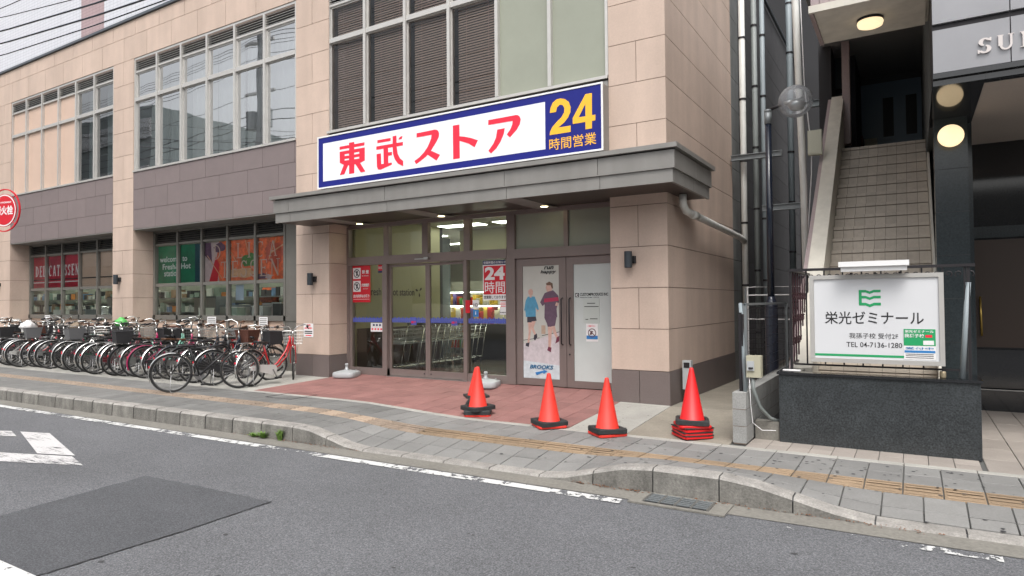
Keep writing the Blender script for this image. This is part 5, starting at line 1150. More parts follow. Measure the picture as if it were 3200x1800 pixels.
# cram school light box sign
sg = thing('school_sign', 'white light box sign with green book logo and Japanese school name on the planter railing', 'sign', (0, 0, 0))
MB().box(2.11, 3.375, -1.42, -1.30, .86, 1.82).build('light_box', M['white'], sg); rect_frame(MB(), 2.105, 3.38, .855, 1.825, -1.445, -1.295, .045).build('frame', M['alu'], sg)
box('sign_face', (2.151, 3.334, -1.428, -1.421, .901, 1.779), mat('matt_sign_face', (.64, .65, .67), .5, spec=.3), sg)
box('green_strip', (2.152, 3.03, -1.430, -1.4285, .925, .95), M['lgreen'], sg)
text('栄光ゼミナール', M['ink'], sg, 2.26, 3.20, 1.28, 1.42, -1.4285, bold=.008)
text('我孫子校 受付2F', M['ink'], sg, 2.50, 2.965, 1.125, 1.185, -1.4285); text('TEL 04-7136-1280', M['ink'], sg, 2.47, 3.0, 1.03, 1.085, -1.4285, bold=.004)
def bk(z, up_): return [(2.60, z), (2.60, z-.028), (2.665, z-.028), (2.705, z-.045), (2.745, z-.028), (2.81, z-.028), (2.81, z), (2.745, z), (2.705, z-.017), (2.665, z)][::1]
lg = []
for z in (1.655, 1.582): lg.append((bk(z, 1)[::-1] if True else 0, 0))
def ccw(q): return q if sum(q[i][0]*q[(i+1) % len(q)][1]-q[(i+1) % len(q)][0]*q[i][1] for i in range(len(q))) > 0 else q[::-1]
z = 1.515
lg = [(ccw(bk(1.655, 1)), 0), (ccw(bk(1.590, 1)), 0), (ccw([(2.60, z), (2.60, z-.03), (2.665, z-.03), (2.705, z-.05), (2.745, z-.03), (2.81, z-.03), (2.81, z), (2.745, z), (2.705, z-.018), (2.665, z)]), 0), (ccw([(2.60, 1.50), (2.628, 1.50), (2.628, 1.655), (2.60, 1.655)]), 0)]
polys('logo', lg, -1.4285, [M['lgreen']], sg, depth=.001)
nt_ = box('green_flyer', (3.015, 3.30, -1.432, -1.429, .915, 1.235), M['paper'], sg)
for b_, m_ in (((3.015, 3.30, -1.4335, -1.4325, 1.06, 1.235), M['lgreen']), ((3.19, 3.285, -1.4345, -1.4337, 1.07, 1.115), M['paper']), ((3.02, 3.295, -1.4335, -1.4325, .985, 1.01), M['blueink'])): box('flyer_field', b_, m_, sg)
text('栄光ゼミナール', M['paper'], sg, 3.025, 3.285, 1.195, 1.225, -1.4338, bold=.02); text('我孫子校', M['paper'], sg, 3.022, 3.20, 1.145, 1.185, -1.4338, bold=.02)
box('flyer_field', (3.21, 3.27, -1.4345, -1.4337, 1.148, 1.175), M['signr'], sg); text('受付中', M['blueink'], sg, 3.03, 3.28, 1.02, 1.045, -1.4328)
for z in (.93, .95, .967): box('flyer_line', (3.03, 3.28, -1.4335, -1.4325, z, z+.006), M['ink'], sg)
t = thing('sign_lamp', 'white fluorescent lamp housing mounted over the school sign', 'lamp', (2.42, -1.62, 1.855)); MB().box(0, .66, 0, .16, .05, .105).box(.02, .64, .03, .13, 0, .049).build('housing', M['white'], t)
for a in (.1, .33, .56): MB().box(a, a+.02, .13, .30, -.03, -.01).build('arm', M['darksteel'], t)
pipe('conduit', 'grey pipe leaning at the right end of the planter railing', [(3.53, -1.27, .72), (3.60, -1.25, 1.72)], .026, M['pvcb'], n=10)
t = thing('drink_can', 'small cream can standing on the planter coping', 'can', (3.36, -1.26, .717)); MB().lathe([(0, 0), (.028, 0), (.03, .01), (.03, .06), (.026, .07), (0, .07)], 14).build('can_body', mat('can_paint', (.5, .42, .28), .3, .5), t, smooth=True)
t = thing('white_tube', 'short white plastic tube lying on the left corner of the planter', 'tube', (1.79, -1.33, .732)); MB().tube([(0, 0, 0), (.19, .02, 0)], .014, 8).build('tube_body', M['paper'], t, smooth=True)

# ================================================================== CONES
_cone = {}
def cone_parts(t, weight=True, m=M['cone'], wz=.03, wr=0, cap=True, ws=1.25):
    if 'c' not in _cone:
        mb = MB().lathe([(.165, .035), (.150, .045), (.028, .675), (.022, .695), (.012, .70), (.010, .66)], 28); _cone['c'] = mb.mesh('cone_body', M['cone'], True)
        q = []; b_ = MB(); s_ = .19
        for x_, y_ in ((-1, -1), (1, -1), (1, 1), (-1, 1)):
            for dx, dy in ((0, .03*-y_), (.03*-x_, 0)) if x_*y_ > 0 else ((.03*-x_, 0), (0, .03*-y_)): q.append((x_*s_+dx, y_*s_+dy))
        n = len(q); b_.add([(x, y, 0) for x, y in q]+[(x, y, .022) for x, y in q]+[(x*.97, y*.97, .028) for x, y in q], [tuple(range(n-1, -1, -1)), tuple(range(2*n, 3*n))]+[(i, (i+1) % n, (i+1) % n+n, i+n) for i in range(n)]+[(i+n, (i+1) % n+n, (i+1) % n+2*n, i+2*n) for i in range(n)])
        b_.lathe([(.175, .029), (.17, .040), (.15, .046)], 24); _cone['b'] = b_.mesh('base', M['cone'])
        w_ = MB(); s2 = .195; r_ = .15; N_ = 32; ring = []
        for k in range(N_):
            a = 2*math.pi*k/N_; c_, d_ = math.cos(a), math.sin(a); f = min(s2/max(abs(c_), 1e-6), s2/max(abs(d_), 1e-6)); f = min(f, s2*1.34); ring.append((c_, d_, f))
        vs = [(c_*f, d_*f, 0) for c_, d_, f in ring]+[(c_*f, d_*f, .04) for c_, d_, f in ring]+[(c_*(f-.012), d_*(f-.012), .048) for c_, d_, f in ring]+[(c_*(r_+.012), d_*(r_+.012), .045) for c_, d_, f in ring]+[(c_*r_, d_*r_, .03) for c_, d_, f in ring]+[(c_*r_, d_*r_, 0) for c_, d_, f in ring]
        fs = []
        for j in range(5):
            for k in range(N_): fs.append((j*N_+k, j*N_+(k+1) % N_, (j+1)*N_+(k+1) % N_, (j+1)*N_+k))
        w_.add(vs, fs); _cone['w'] = w_.mesh('weight', M['conew'])
    for n, k in (('cone_body', 'c'), ('base', 'b')):
        o = link(n, _cone[k], t); 
        if m is not M['cone']: o.material_slots[0].link = 'OBJECT'; o.material_slots[0].material = m
    if weight:
        for i in range(weight if isinstance(weight, int) and weight is not True else 1):
            o = link('weight', _cone['w'], t); o.location = (0, 0, wz+i*.05); o.scale = (1, 1, ws); o.rotation_euler = (R(random.uniform(-2, 2)), R(random.uniform(-2, 2)), R(wr+i*38)); 
def cone(x, y, z, rz, label, **k):
    t = thing('traffic_cone', label, 'traffic cone', (x, y, z), R(rz), group='orange red traffic cones on the forecourt'); cone_parts(t, **k); return t
def gz_(x, y): return zap(x, y) if y > -1.82 else zs(x, y)
cone(-2.36, -1.58, -.086, 30, 'leftmost front traffic cone with two stacked black weights on its base', weight=2)
tc_ = cone(-3.12, -.52, -.04, 42, 'short traffic cone half hidden behind the leftmost front cone', weight=1, wr=5); tc_.scale = (1, 1, .74)
tw = thing('cone_weight', 'black rubber cone weight leaning behind the leftmost front cone', 'cone weight', (-2.66, -1.22, -.02)); link('weight_ring', _cone['w'], tw, rot=(R(52), 0, R(-58)), loc=(0, 0, .12), scale=(.9, .9, 1.2))
cone(-1.03, -1.86, -.088, 47, 'traffic cone with a tilted black weight at the red tile edge below the shoe poster', weight=1, wr=8)
cone(-.16, -1.96, -.092, 50, 'traffic cone standing alone on the pavement edge before the pale concrete slab', weight=1, wr=-4)
for k in range(3): cone(.80, -1.62, -.078+k*.040, (44, 40, 47)[k], ('lowest bright red cone base in the stack beside the block wall', 'second cone base from the bottom of the stack beside the block wall', 'third cone base from the bottom, just under the topmost cone of the stack')[k], weight=1, ws=.28, m=M['cone2'], cap=False)
cone(.80, -1.62, .045, 30, 'topmost bright red cone of the stack, wearing a black weight', weight=1, m=M['cone2'], wr=-12)

# umbrella style sign weights
def sign_weight(x, y, rz, label):
    t = thing('sign_base_weight', label, 'sign base', (x, y, gz_(x, y)+.004), R(rz), group='grey water filled sign bases by the entrance')
    n = 28; vs = []; P_ = []
    for k in range(n):
        a = 2*math.pi*k/n; c_, d_ = math.cos(a), math.sin(a); e = 5; f = (abs(c_/.24)**e+abs(d_/.24)**e)**(-1/e); P_.append((c_*f, d_*f))
    mb = MB()
    L_ = [(.96, 0), (1, .02), (1, .075), (.95, .10), (.55, .125), (.20, .14)]
    for s_, z in L_: vs += [(p[0]*s_, p[1]*s_, z) for p in P_]
    fs = [tuple(range(n-1, -1, -1))]
    for j in range(len(L_)-1):
        for k in range(n): fs.append((j*n+k, j*n+(k+1) % n, (j+1)*n+(k+1) % n, (j+1)*n+k))
    fs.append(tuple(range((len(L_)-1)*n, len(L_)*n))); mb.add(vs, fs); o = mb.build('tank', M['weight'], t); shade(o)
    MB().lathe([(.045, .135), (.045, .16), (.028, .165), (.028, .23), (.034, .232), (.034, .262), (.022, .27), (.018, .25)], 16).build('socket', M['weight'], t, smooth=True)
    MB().lathe([(.0, .125), (.022, .125), (.022, .15), (0, .15)], 10, (.15, .12, -.012)).build('filler_cap', M['steel'], t)
sign_weight(-6.80, .17, 20, 'grey plastic sign base against the pillar left of the sliding doors'); sign_weight(-3.42, .22, 15, 'grey plastic sign base on the red tiles behind the leftmost cones')

# ================================================================== BICYCLES
def arc_band(c, r, a0, a1, w_, n=14, t=.002, drop=.012):
    mb = MB(); vs = []
    for k in range(n+1):
        a = R(a0+(a1-a0)*k/n)
        for (rr, yy) in ((r-drop, -w_), (r, -w_*.6), (r+.004, 0), (r, w_*.6), (r-drop, w_)): vs.append((c[0]+rr*math.cos(a), yy, c[2]+rr*math.sin(a)))
    mb.add(vs, [(k*5+j, k*5+j+1, (k+1)*5+j+1, (k+1)*5+j) for k in range(n) for j in range(4)]); return mb
RW = .335
def wheel_meshes():
    ty = MB().tube([((RW-.017)*math.cos(2*math.pi*k/36), 0, (RW-.019)*math.sin(2*math.pi*k/36)) for k in range(36)], .0175, 6, closed=True).mesh('tyre', M['rubber'], True)
    rm = MB().tube([((RW-.042)*math.cos(2*math.pi*k/36), 0, (RW-.042)*math.sin(2*math.pi*k/36)) for k in range(36)], .007, 4, closed=True)
    M['rimm'] = mat('dull_rim_metal', (.30, .30, .30), .35, .8); rim = rm.mesh('rim', M['rimm'], True)
    sp_ = MB()
    for k in range(28):
        a = 2*math.pi*k/28; b = a+(.42 if k % 2 else -.42); s_ = .028 if (k//2) % 2 else -.028
        sp_.tube([(.02*math.cos(b), s_, .02*math.sin(b)), ((RW-.045)*math.cos(a), 0, (RW-.045)*math.sin(a))], .0016, 3, cap=False)
    spk = sp_.mesh('spoke', M['rimm'])
    hub = MB().lathe([(.0, -.055), (.01, -.055), (.012, -.035), (.028, -.033), (.018, -.028), (.016, .028), (.028, .033), (.012, .035), (.01, .055), (0, .055)], 10, axis='y').mesh('hub', M['chrome'], True)
    return ty, rim, spk, hub
WM = wheel_meshes(); HR = .335; WB = 1.09; PV = .98   # steering pivot
BM = {}
def bm(key, f):
    if key not in BM: BM[key] = f()
    return BM[key]
def put(name, me, parent, m=None, loc=None, rz=0):
    o = link(name, me, parent)
    if loc: o.location = loc
    if rz: o.rotation_euler = (0, 0, rz)
    if m is not None: o.material_slots[0].link = 'OBJECT'; o.material_slots[0].material = m
    return o
def frame_city():
    return MB().tube([(.90, 0, .80), (.80, 0, .60), (.62, 0, .40), (.44, 0, .29)], .019, 8).tube([(.91, 0, .72), (.82, 0, .50), (.64, 0, .33), (.46, 0, .27)], .015, 7).tube([(.44, 0, .27), (.27, 0, .74)], .016, 8) \
      .tube([(.44, .02, .27), (0, .055, HR)], .009, 6).tube([(.44, -.02, .27), (0, -.055, HR)], .009, 6).tube([(.31, .02, .62), (0, .055, HR)], .007, 6).tube([(.31, -.02, .62), (0, -.055, HR)], .007, 6).tube([(.925, 0, .68), (.89, 0, .88)], .021, 8).mesh('frame', M['black'], True)
def frame_sport():
    return MB().tube([(.90, 0, .80), (.29, 0, .74)], .016, 8).tube([(.92, 0, .72), (.44, 0, .27)], .018, 8).tube([(.44, 0, .27), (.27, 0, .80)], .016, 8) \
      .tube([(.44, .02, .27), (0, .055, HR)], .009, 6).tube([(.44, -.02, .27), (0, -.055, HR)], .009, 6).tube([(.29, .02, .72), (0, .055, HR)], .007, 6).tube([(.29, -.02, .72), (0, -.055, HR)], .007, 6).tube([(.93, 0, .68), (.89, 0, .86)], .021, 8).mesh('frame', M['black'], True)
def fork():
    mb = MB().tube([(-.08, 0, .88), (-.055, 0, .70)], .016, 8)
    for s_ in (-.05, .05): mb.tube([(-.055, s_*.7, .71), (-.01, s_, .52), (.06, s_, .38), (.11, s_, HR)], .010, 6)
    mb.tube([(-.055, -.04, .70), (-.055, .04, .70)], .012, 6); return mb.mesh('fork', M['black'], True)
def hbar(kind):
    mb = MB().tube([(-.085, 0, .86), (-.10, 0, .97)], .014, 8)
    if kind == 'city':
        for s_ in (-1, 1): mb.tube([(-.10, 0, .97), (-.07, s_*.08, 1.06), (-.10, s_*.22, 1.10), (-.25, s_*.27, 1.08), (-.32, s_*.275, 1.07)], .011, 7)
    elif kind == 'up':
        for s_ in (-1, 1): mb.tube([(-.10, 0, .97), (-.08, s_*.06, 1.14), (-.10, s_*.20, 1.20), (-.22, s_*.27, 1.17), (-.28, s_*.28, 1.15)], .011, 7)
    else: mb.tube([(-.12, -.29, 1.0), (-.10, -.1, .98), (-.10, .1, .98), (-.12, .29, 1.0)], .012, 7)
    return mb.mesh('handlebar', M['chrome'], True)
def grips(kind, side):
    mb = MB()
    for s_ in (side,):
        if kind == 'city': mb.tube([(-.25, s_*.27, 1.08), (-.36, s_*.277, 1.065)], .019, 8).tube([(-.20, s_*.25, 1.06), (-.32, s_*.30, 1.02)], .008, 5)
        elif kind == 'up': mb.tube([(-.22, s_*.27, 1.17), (-.32, s_*.285, 1.14)], .019, 8).tube([(-.17, s_*.25, 1.16), (-.28, s_*.31, 1.12)], .008, 5)
        else: mb.tube([(-.11, s_*.19, .99), (-.12, s_*.31, 1.0)], .017, 8).tube([(-.09, s_*.16, .98), (-.06, s_*.28, .96)], .006, 5)
    return mb.mesh('grip', M['black'], True)
def wire_basket():
    mb = MB(); 
    def rg(z, f): return [(.0-.02*f+0.0, -.17-.03*f, z), (.26+.05*f, -.16-.03*f, z), (.26+.05*f, .16+.03*f, z), (-.02*f, .17+.03*f, z)]
    for z, f, r_ in ((.72, 0, .004), (.78, .3, .0025), (.84, .6, .0025), (.90, .8, .0025), (.97, 1, .006)): mb.tube(rg(z, f), r_, 4, closed=True)
    for k in range(8):
        u = .02+k*.033
        for s_ in (-1, 1): mb.tube([(u, s_*.165, .72), (u*1.15-.02, s_*.197, .97)], .0022, 3, cap=False)
    for k in range(8):
        v = -.14+k*.04
        for xx, x2 in ((.0, -.02), (.26, .31)): mb.tube([(xx, v, .72), (x2, v*1.2, .97)], .0022, 3, cap=False)
        mb.tube([(0, v, .72), (.26, v, .72)], .0022, 3, cap=False)
    mb.tube([(.02, -.1, .72), (.10, -.05, .42)], .004, 4).tube([(.02, .1, .72), (.10, .05, .42)], .004, 4)
    return mb.mesh('basket', M['steel'])
def solid_basket():
    mb = MB(); a = [(0, -.15), (.25, -.14), (.25, .14), (0, .15)]; b = [(-.03, -.19), (.31, -.18), (.31, .18), (-.03, .19)]
    mb.add([(x, y, .72) for x, y in a]+[(x, y, .97) for x, y in b]+[(x*.96+.005, y*.94, .725) for x, y in a]+[(x*.96+.005, y*.94, .97) for x, y in b],
           [(3, 2, 1, 0), (8, 9, 10, 11)]+[(i, (i+1) % 4, (i+1) % 4+4, i+4) for i in range(4)]+[((i+1) % 4+8, i+8, i+12, (i+1) % 4+12) for i in range(4)]+[(i+4, (i+1) % 4+4, (i+1) % 4+12, i+12) for i in range(4)])
    mb.tube([(x, y, .97) for x, y in b], .008, 5, closed=True); mb.tube([(-.03+0, y, z) for y, z in ((-.1, .99), (-.1, 1.0), (.1, 1.0), (.1, .99))], .006, 4); return mb.mesh('basket', M['black'])
def saddle():
    P_ = [(.0, .012, .80), (.06, .018, .81), (.13, .035, .815), (.20, .075, .82), (.25, .085, .825), (.28, .07, .83)]; mb = MB(); vs = []
    for x_, w_, z_ in P_: vs += [(.38-x_, -w_, z_-.04), (.38-x_, -w_, z_-.012), (.38-x_, -w_*.6, z_), (.38-x_, w_*.6, z_), (.38-x_, w_, z_-.012), (.38-x_, w_, z_-.04)]
    fs = [(k*6+j, (k+1)*6+j, (k+1)*6+j+1, k*6+j+1) for k in range(5) for j in range(5)]+[(0, 1, 2, 3, 4, 5), (35, 34, 33, 32, 31, 30)]+[(k*6, k*6+5, (k+1)*6+5, (k+1)*6) for k in range(5)]
    return mb.add(vs, fs).mesh('saddle', M['black'], True)
def spost(): return MB().tube([(.275, 0, .70), (.245, 0, .79)], .012, 7).tube([(.25, 0, .785), (.18, .03, .76)], .012, 6).tube([(.25, 0, .785), (.18, -.03, .76)], .012, 6).mesh('seat_post', M['chrome'], True)
def carrier():
    mb = MB()
    for s_ in (-.055, .055): mb.tube([(.22, s_, .70), (-.20, s_, .70)], .006, 5); mb.tube([(0, s_, HR), (-.05, s_, .70)], .004, 5)
    for k in range(5): mb.tube([(.15-k*.08, -.055, .70), (.15-k*.08, .055, .70)], .004, 4)
    return mb.tube([(-.20, -.055, .70), (-.21, 0, .70), (-.20, .055, .70)], .006, 5).mesh('carrier', M['chrome'], True)
def ccase():
    mb = MB(); pts = [(-.05, HR-.035), (-.05, HR+.035), (.12, HR+.055), (.40, .37), (.50, .36), (.545, .29), (.52, .20), (.42, .175), (.1, HR-.06)]
    return mb.prism([ccw(pts)], -.062, -.045).mesh('chain_case', M['steel'])
def crank():
    mb = MB().lathe([(0, -.075), (.085, -.075), (.085, -.07), (0, -.07)], 18, (.44, 0, .27), 'y').tube([(.44, -.08, .27), (.44, .075, .27)], .012, 6).tube([(.44, -.08, .27), (.50, -.09, .13)], .009, 6).tube([(.44, .07, .27), (.38, .08, .41)], .009, 6)
    return mb.mesh('crank', M['steel'])
def pedal(s_): return (MB().box(.455, .545, -.18, -.09, .115, .14) if s_ < 0 else MB().box(.335, .425, .08, .17, .40, .425)).mesh('pedal', M['black'])
def kstand():
    mb = MB()
    for s_ in (-1, 1): mb.tube([(.0, s_*.06, HR-.02), (-.02, s_*.09, .05), (.0, s_*.12, .012), (.06, s_*.12, .012)], .007, 6)
    return mb.tube([(-.015, -.1, .06), (-.015, .1, .06)], .006, 5).mesh('kickstand', M['chrome'], True)
def lampm(): return MB().lathe([(0, .03), (.022, .03), (.03, 0), (.02, -.03), (0, -.04)], 10, (.06, -.0, .62), 'x').mesh('headlight', M['steel'], True)
def refl_m(): return MB().lathe([(0, .008), (.022, .006), (.024, 0), (0, 0)], 10, (-.345, 0, .45), 'x').mesh('reflector', M['signr'], True)
FC = {'red': M['cone2'], 'black': M['black'], 'navy': M['navy'], 'silver': M['chrome'], 'magenta': mat('magenta_enamel', (.33, .004, .075), .3, coat=.5), 'mint': mat('mint_enamel', (.22, .48, .38), .35, coat=.4), 'white': mat('white_enamel', (.6, .6, .58), .3, coat=.5),
      'wine': mat('wine_enamel', (.14, .008, .018), .3, coat=.5), 'blue': mat('blue_enamel', (.02, .10, .30), .3, coat=.5), 'green': mat('dark_green_enamel', (.015, .07, .045), .3, coat=.5), 'grey': mat('grey_enamel', (.16, .17, .18), .35, .3), 'brown': mat('brown_enamel', (.10, .045, .022), .4)}
FC['red'] = mat('bike_red_enamel', (.50, .006, .012), .28, coat=.6)
BW = {'wicker': mat('brown_wicker', (.10, .035, .022), .7, bump=(90, .8), noise=(60, .4)), 'black': mat('black_basket_mesh', (.03, .03, .033), .6, bump=(90, .8), noise=(70, .4)), 'greyp': mat('grey_cover_cloth', (.13, .13, .135), .8, bump=(12, .5))}
def bike(x, y, head, color, label, basket='wire', bar='city', steer=0, fr_='city', fender='chrome', saddlem='black', rear=None, case='steel', lean=0):
    z = gz_(x, y)+.004
    t = thing('bicycle', label, 'bicycle', (x, y, z), R(head), group='bicycles parked in a row beside the shop')
    t.rotation_euler = (R(lean), 0, R(head)); t.scale = (1.03, 1.03, 1.03)
    c = FC[color]
    for nm, xx, sr_ in (('rear', 0, 0), ('front', 1, R(steer))):
        w_ = put('wheel', WM[2], t, loc=(0, 0, HR)) if nm == 'rear' else None
        if nm == 'front':
            d = .11; w_ = put('wheel', WM[2], t, loc=(PV+d*math.cos(sr_), d*math.sin(sr_), HR), rz=sr_)
        w_.rotation_euler = (0, random.uniform(0, 3), 0) if nm == 'rear' else (0, 0, sr_)
        for m_, n_ in ((WM[0], 'tyre'), (WM[1], 'rim'), (WM[3], 'hub')): link(n_, m_, w_)
    put('frame', bm('f'+fr_, frame_city if fr_ == 'city' else frame_sport), t, c)
    sr_ = R(steer); L0 = (PV, 0, 0)
    put('fork', bm('fork', fork), t, c, L0, sr_); hb = put('handlebar', bm('hb'+bar, lambda: hbar(bar)), t, None, L0, sr_); gm_ = M['black'] if random.random() > .3 else FC['brown']; put('grip', bm('gl'+bar, lambda: grips(bar, 1)), hb, gm_); put('grip', bm('gr'+bar, lambda: grips(bar, -1)), hb, gm_)
    if fender:
        fm_ = M['chrome'] if fender == 'chrome' else FC[fender]
        put('mudguard', bm('rf', lambda: arc_band((0, 0, HR), RW+.018, 20, 205, .028).mesh('mudguard', M['chrome'], True)), t, fm_)
        put('mudguard', bm('ff', lambda: arc_band((.11, 0, HR), RW+.018, -15, 120, .028).mesh('mudguard', M['chrome'], True)), t, fm_, L0, sr_)
    put('seat_post', bm('sp', spost), t, M['rimm']); put('saddle', bm('sa', saddle), t, FC[saddlem] if saddlem != 'black' else M['black'])
    put('crank', bm('cr', crank), t, M['rimm']); put('pedal', bm('pe0', lambda: pedal(-1)), t); put('pedal', bm('pe1', lambda: pedal(1)), t); put('kickstand', bm('ks', kstand), t, M['rimm'])
    if case: put('chain_case', bm('cc', ccase), t, M['steel'] if case == 'steel' else FC[case])
    if fr_ == 'city': put('carrier', bm('ca', carrier), t, M['black'] if random.random() > .4 else M['rimm'])
    put('reflector', bm('rr', refl_m), t); put('headlight', bm('hl', lampm), t, None, L0, sr_)
    if basket == 'wire': put('basket', bm('bw', wire_basket), t, None, L0, sr_)
    elif basket: put('basket', bm('bs', solid_basket), t, BW[basket], L0, sr_)
    if rear == 'wire': o = put('rear_basket', bm('bw', wire_basket), t, None, (-.22, 0, -.0))
    elif rear: put('rear_basket', bm('bs', solid_basket), t, BW[rear], (-.22, 0, .0))
    return t
bike(-7.52, -1.56, 92, 'red', 'bright red step through bicycle at the right end of the row, front wheel turned', 'wire', 'city', 46, saddlem='black', case='white')
bike(-8.36, -1.78, 70, 'black', 'black bicycle with bright mudguards, second from the right end of the row', 'black', 'city', 10, case='black')
bike(-8.14, -2.74, 58, 'black', 'black sports bicycle standing out furthest onto the pavement', None, 'flat', 8, 'sport', 'chrome', case=None)
bike(-8.75, -.75, 112, 'navy', 'navy bicycle behind the second black one, close to the pillar', 'wire', 'flat', -15, case='black')
bike(-9.05, -1.70, 84, 'navy', 'dark blue bicycle with a wicker front basket behind the outermost sports bicycle', 'wicker', 'up', 12, rear=None, case='black')
bike(-9.35, -.95, 94, 'red', 'red bicycle pushed in against the deli window rail', 'wire', 'flat', 18, 'sport', None, case=None)
cols = [('black', 'wire', 'city'), ('navy', 'wire', 'city'), ('silver', 'wire', 'city'), ('magenta', 'wire', 'up'), ('mint', 'wire', 'city'), ('black', 'black', 'flat'), ('magenta', 'black', 'up'), ('silver', 'wire', 'city'), ('wine', 'wire', 'city'), ('navy', 'wire', 'flat'), ('silver', 'wire', 'city'),
        ('green', 'black', 'city'), ('magenta', 'wire', 'city'), ('black', 'black', 'up'), ('silver', 'wire', 'city'), ('black', 'wire', 'flat'), ('grey', 'greyp', 'city'), ('silver', 'wire', 'up'), ('red', 'black', 'city'), ('white', 'wire', 'up'), ('black', 'black', 'city'), ('red', 'wire', 'city'), ('brown', 'wicker', 'city'), ('silver', 'wire', 'flat'), ('white', 'wire', 'city'), ('black', 'black', 'up'), ('navy', 'wire', 'city'), ('grey', 'wire', 'city')]
adj = {'wicker': 'brown wicker basket', 'wire': 'silver wire basket', 'black': 'black basket', 'greyp': 'grey cloth covered basket', None: 'no basket'}; hb_ = {'city': 'swept back handlebar', 'up': 'high handlebar', 'flat': 'straight handlebar'}
x = -9.62; ordn = ['first', 'second', 'third', 'fourth', 'fifth', 'sixth', 'seventh', 'eighth', 'ninth', 'tenth', 'eleventh', 'twelfth', 'thirteenth', 'fourteenth', 'fifteenth', 'sixteenth', 'seventeenth', 'eighteenth', 'nineteenth', 'twentieth', 'twenty first', 'twenty second', 'twenty third', 'twenty fourth', 'twenty fifth', 'twenty sixth', 'twenty seventh', 'twenty eighth']
rb = random.Random(11)
for k, (c, b_, h_) in enumerate(cols):
    y = -1.62+rb.uniform(-.16, .16)
    bike(x, y, 84+rb.uniform(-9, 9), c, '%s bicycle with %s, %s left of the outermost black bicycle' % (c, adj[b_].replace('grey cloth covered', 'cloth covered'), ordn[k]), b_, h_, rb.uniform(-28, 28), 'sport' if h_ == 'flat' and k % 2 else 'city', 'chrome' if rb.random() > .5 else (c if rb.random() > .4 else 'black'), 'brown' if rb.random() > .75 else 'black', rear='greyp' if k in (11, 16) else ('black' if k in (5, 20) else None), case=rb.choice(['steel', c, 'black', 'black', 'grey']), lean=rb.uniform(-4, 4))
    x -= .40+rb.uniform(-.05, .05)

x = -10.1; inn = [('black', 'black', 'flat'), ('wine', 'wire', 'up'), ('navy', 'wicker', 'city'), ('black', 'wire', 'up'), ('green', 'black', 'flat'), ('black', 'wicker', 'city'), ('magenta', 'wire', 'up'), ('grey', 'black', 'flat'), ('black', 'black', 'city')]
for k, (c, b_, h_) in enumerate(inn):
    bike(x, -1.06+rb.uniform(-.1, .1), 90+rb.uniform(-14, 14), c, '%s bicycle with %s pushed further in, %s inner one from the right' % (c, adj[b_], ordn[k]), b_, h_, rb.uniform(-30, 30), 'sport' if h_ == 'flat' else 'city', 'black', case='black', lean=rb.uniform(-5, 5)); x -= 1.32+rb.uniform(-.2, .2)
def bag(x, y, z, m, label, s_=.16):
    t = thing('plastic_bag', label, 'bag', (x, y, z)); mb = MB(); n = 12; pr_ = [(.0, -.6), (.7, -.55), (1, -.1), (.85, .35), (.4, .6), (.25, .8), (0, .82)]; vs = []
    for r_, h_ in pr_:
        for k in range(n): a = 6.283*k/n; q = 1+.22*math.sin(3*a+h_*5)+.1*math.sin(7*a); vs.append((r_*q*s_*math.cos(a), r_*q*s_*.9*math.sin(a), h_*s_))
    mb.add(vs, [(j*n+k, j*n+(k+1) % n, (j+1)*n+(k+1) % n, (j+1)*n+k) for j in range(len(pr_)-1) for k in range(n)]); mb.build('bag_body', m, t, smooth=True)
bag(-17.3, -1.2, 1.02, M['paper'], 'crumpled white plastic bag over a saddle near the left end of the row', .2); bag(-14.1, -.45, 1.12, mat('lime_plastic', (.12, .50, .12), .4), 'bright green bag hanging on a handlebar below the left deli window', .17); bag(-16.0, -.6, 1.0, mat('tan_bag', (.22, .17, .12), .7), 'tan bag in a front basket below the left deli window', .17)
# ================================================================== HYDRANT SIGN, WIRES, FAR BUILDINGS
hs_ = thing('hydrant_sign', 'round red and white fire hydrant sign cut off by the left photo edge', 'sign', (-11.45, -4.0, 3.36), R(14))
def ringp(r0, r1, n=40): return [[(r1*math.cos(6.2832*k/n), r1*math.sin(6.2832*k/n)) for k in range(n)], [(r0*math.cos(-6.2832*k/n), r0*math.sin(-6.2832*k/n)) for k in range(n)]]
MB().prism([[(.30*math.cos(6.2832*k/40), .30*math.sin(6.2832*k/40)) for k in range(40)]], -.006, .006).build('white_disc', M['paper'], hs_); MB().prism([[(.275*math.cos(6.2832*k/40), .275*math.sin(6.2832*k/40)) for k in range(40)]], -.0085, -.0065).build('red_disc', M['red'], hs_)
MB().prism(ringp(.385, .405), -.012, .012).build('outer_ring', M['red'], hs_); MB().prism(ringp(.30, .308), -.0085, .008).build('inner_ring', M['red'], hs_)
for a in (45, 135, 225, 315): MB().tube([(.30*math.cos(R(a)), 0, .30*math.sin(R(a))), (.39*math.cos(R(a)), 0, .39*math.sin(R(a)))], .008, 6).build('spoke', M['red'], hs_)
text('消火栓', M['paper'], hs_, -.235, .235, -.09, .085, -.0088, bold=.03); text('FIRE HYDRANT', M['paper'], hs_, -.19, .19, .13, .165, -.0088, bold=.02)
MB().tube([(-.39, 0, .1), (-.85, .05, .1)], .02, 8).tube([(-.39, 0, -.1), (-.85, .05, -.1)], .02, 8).build('bracket', M['steel'], hs_)
t = thing('sign_post', 'steel post carrying the fire hydrant sign, just outside the left edge', 'post', (-12.32, -4.12, ROADZ)); MB().tube([(0, 0, 0), (0, 0, 4.2)], .05, 12).build('post_tube', M['steel'], t, smooth=True)
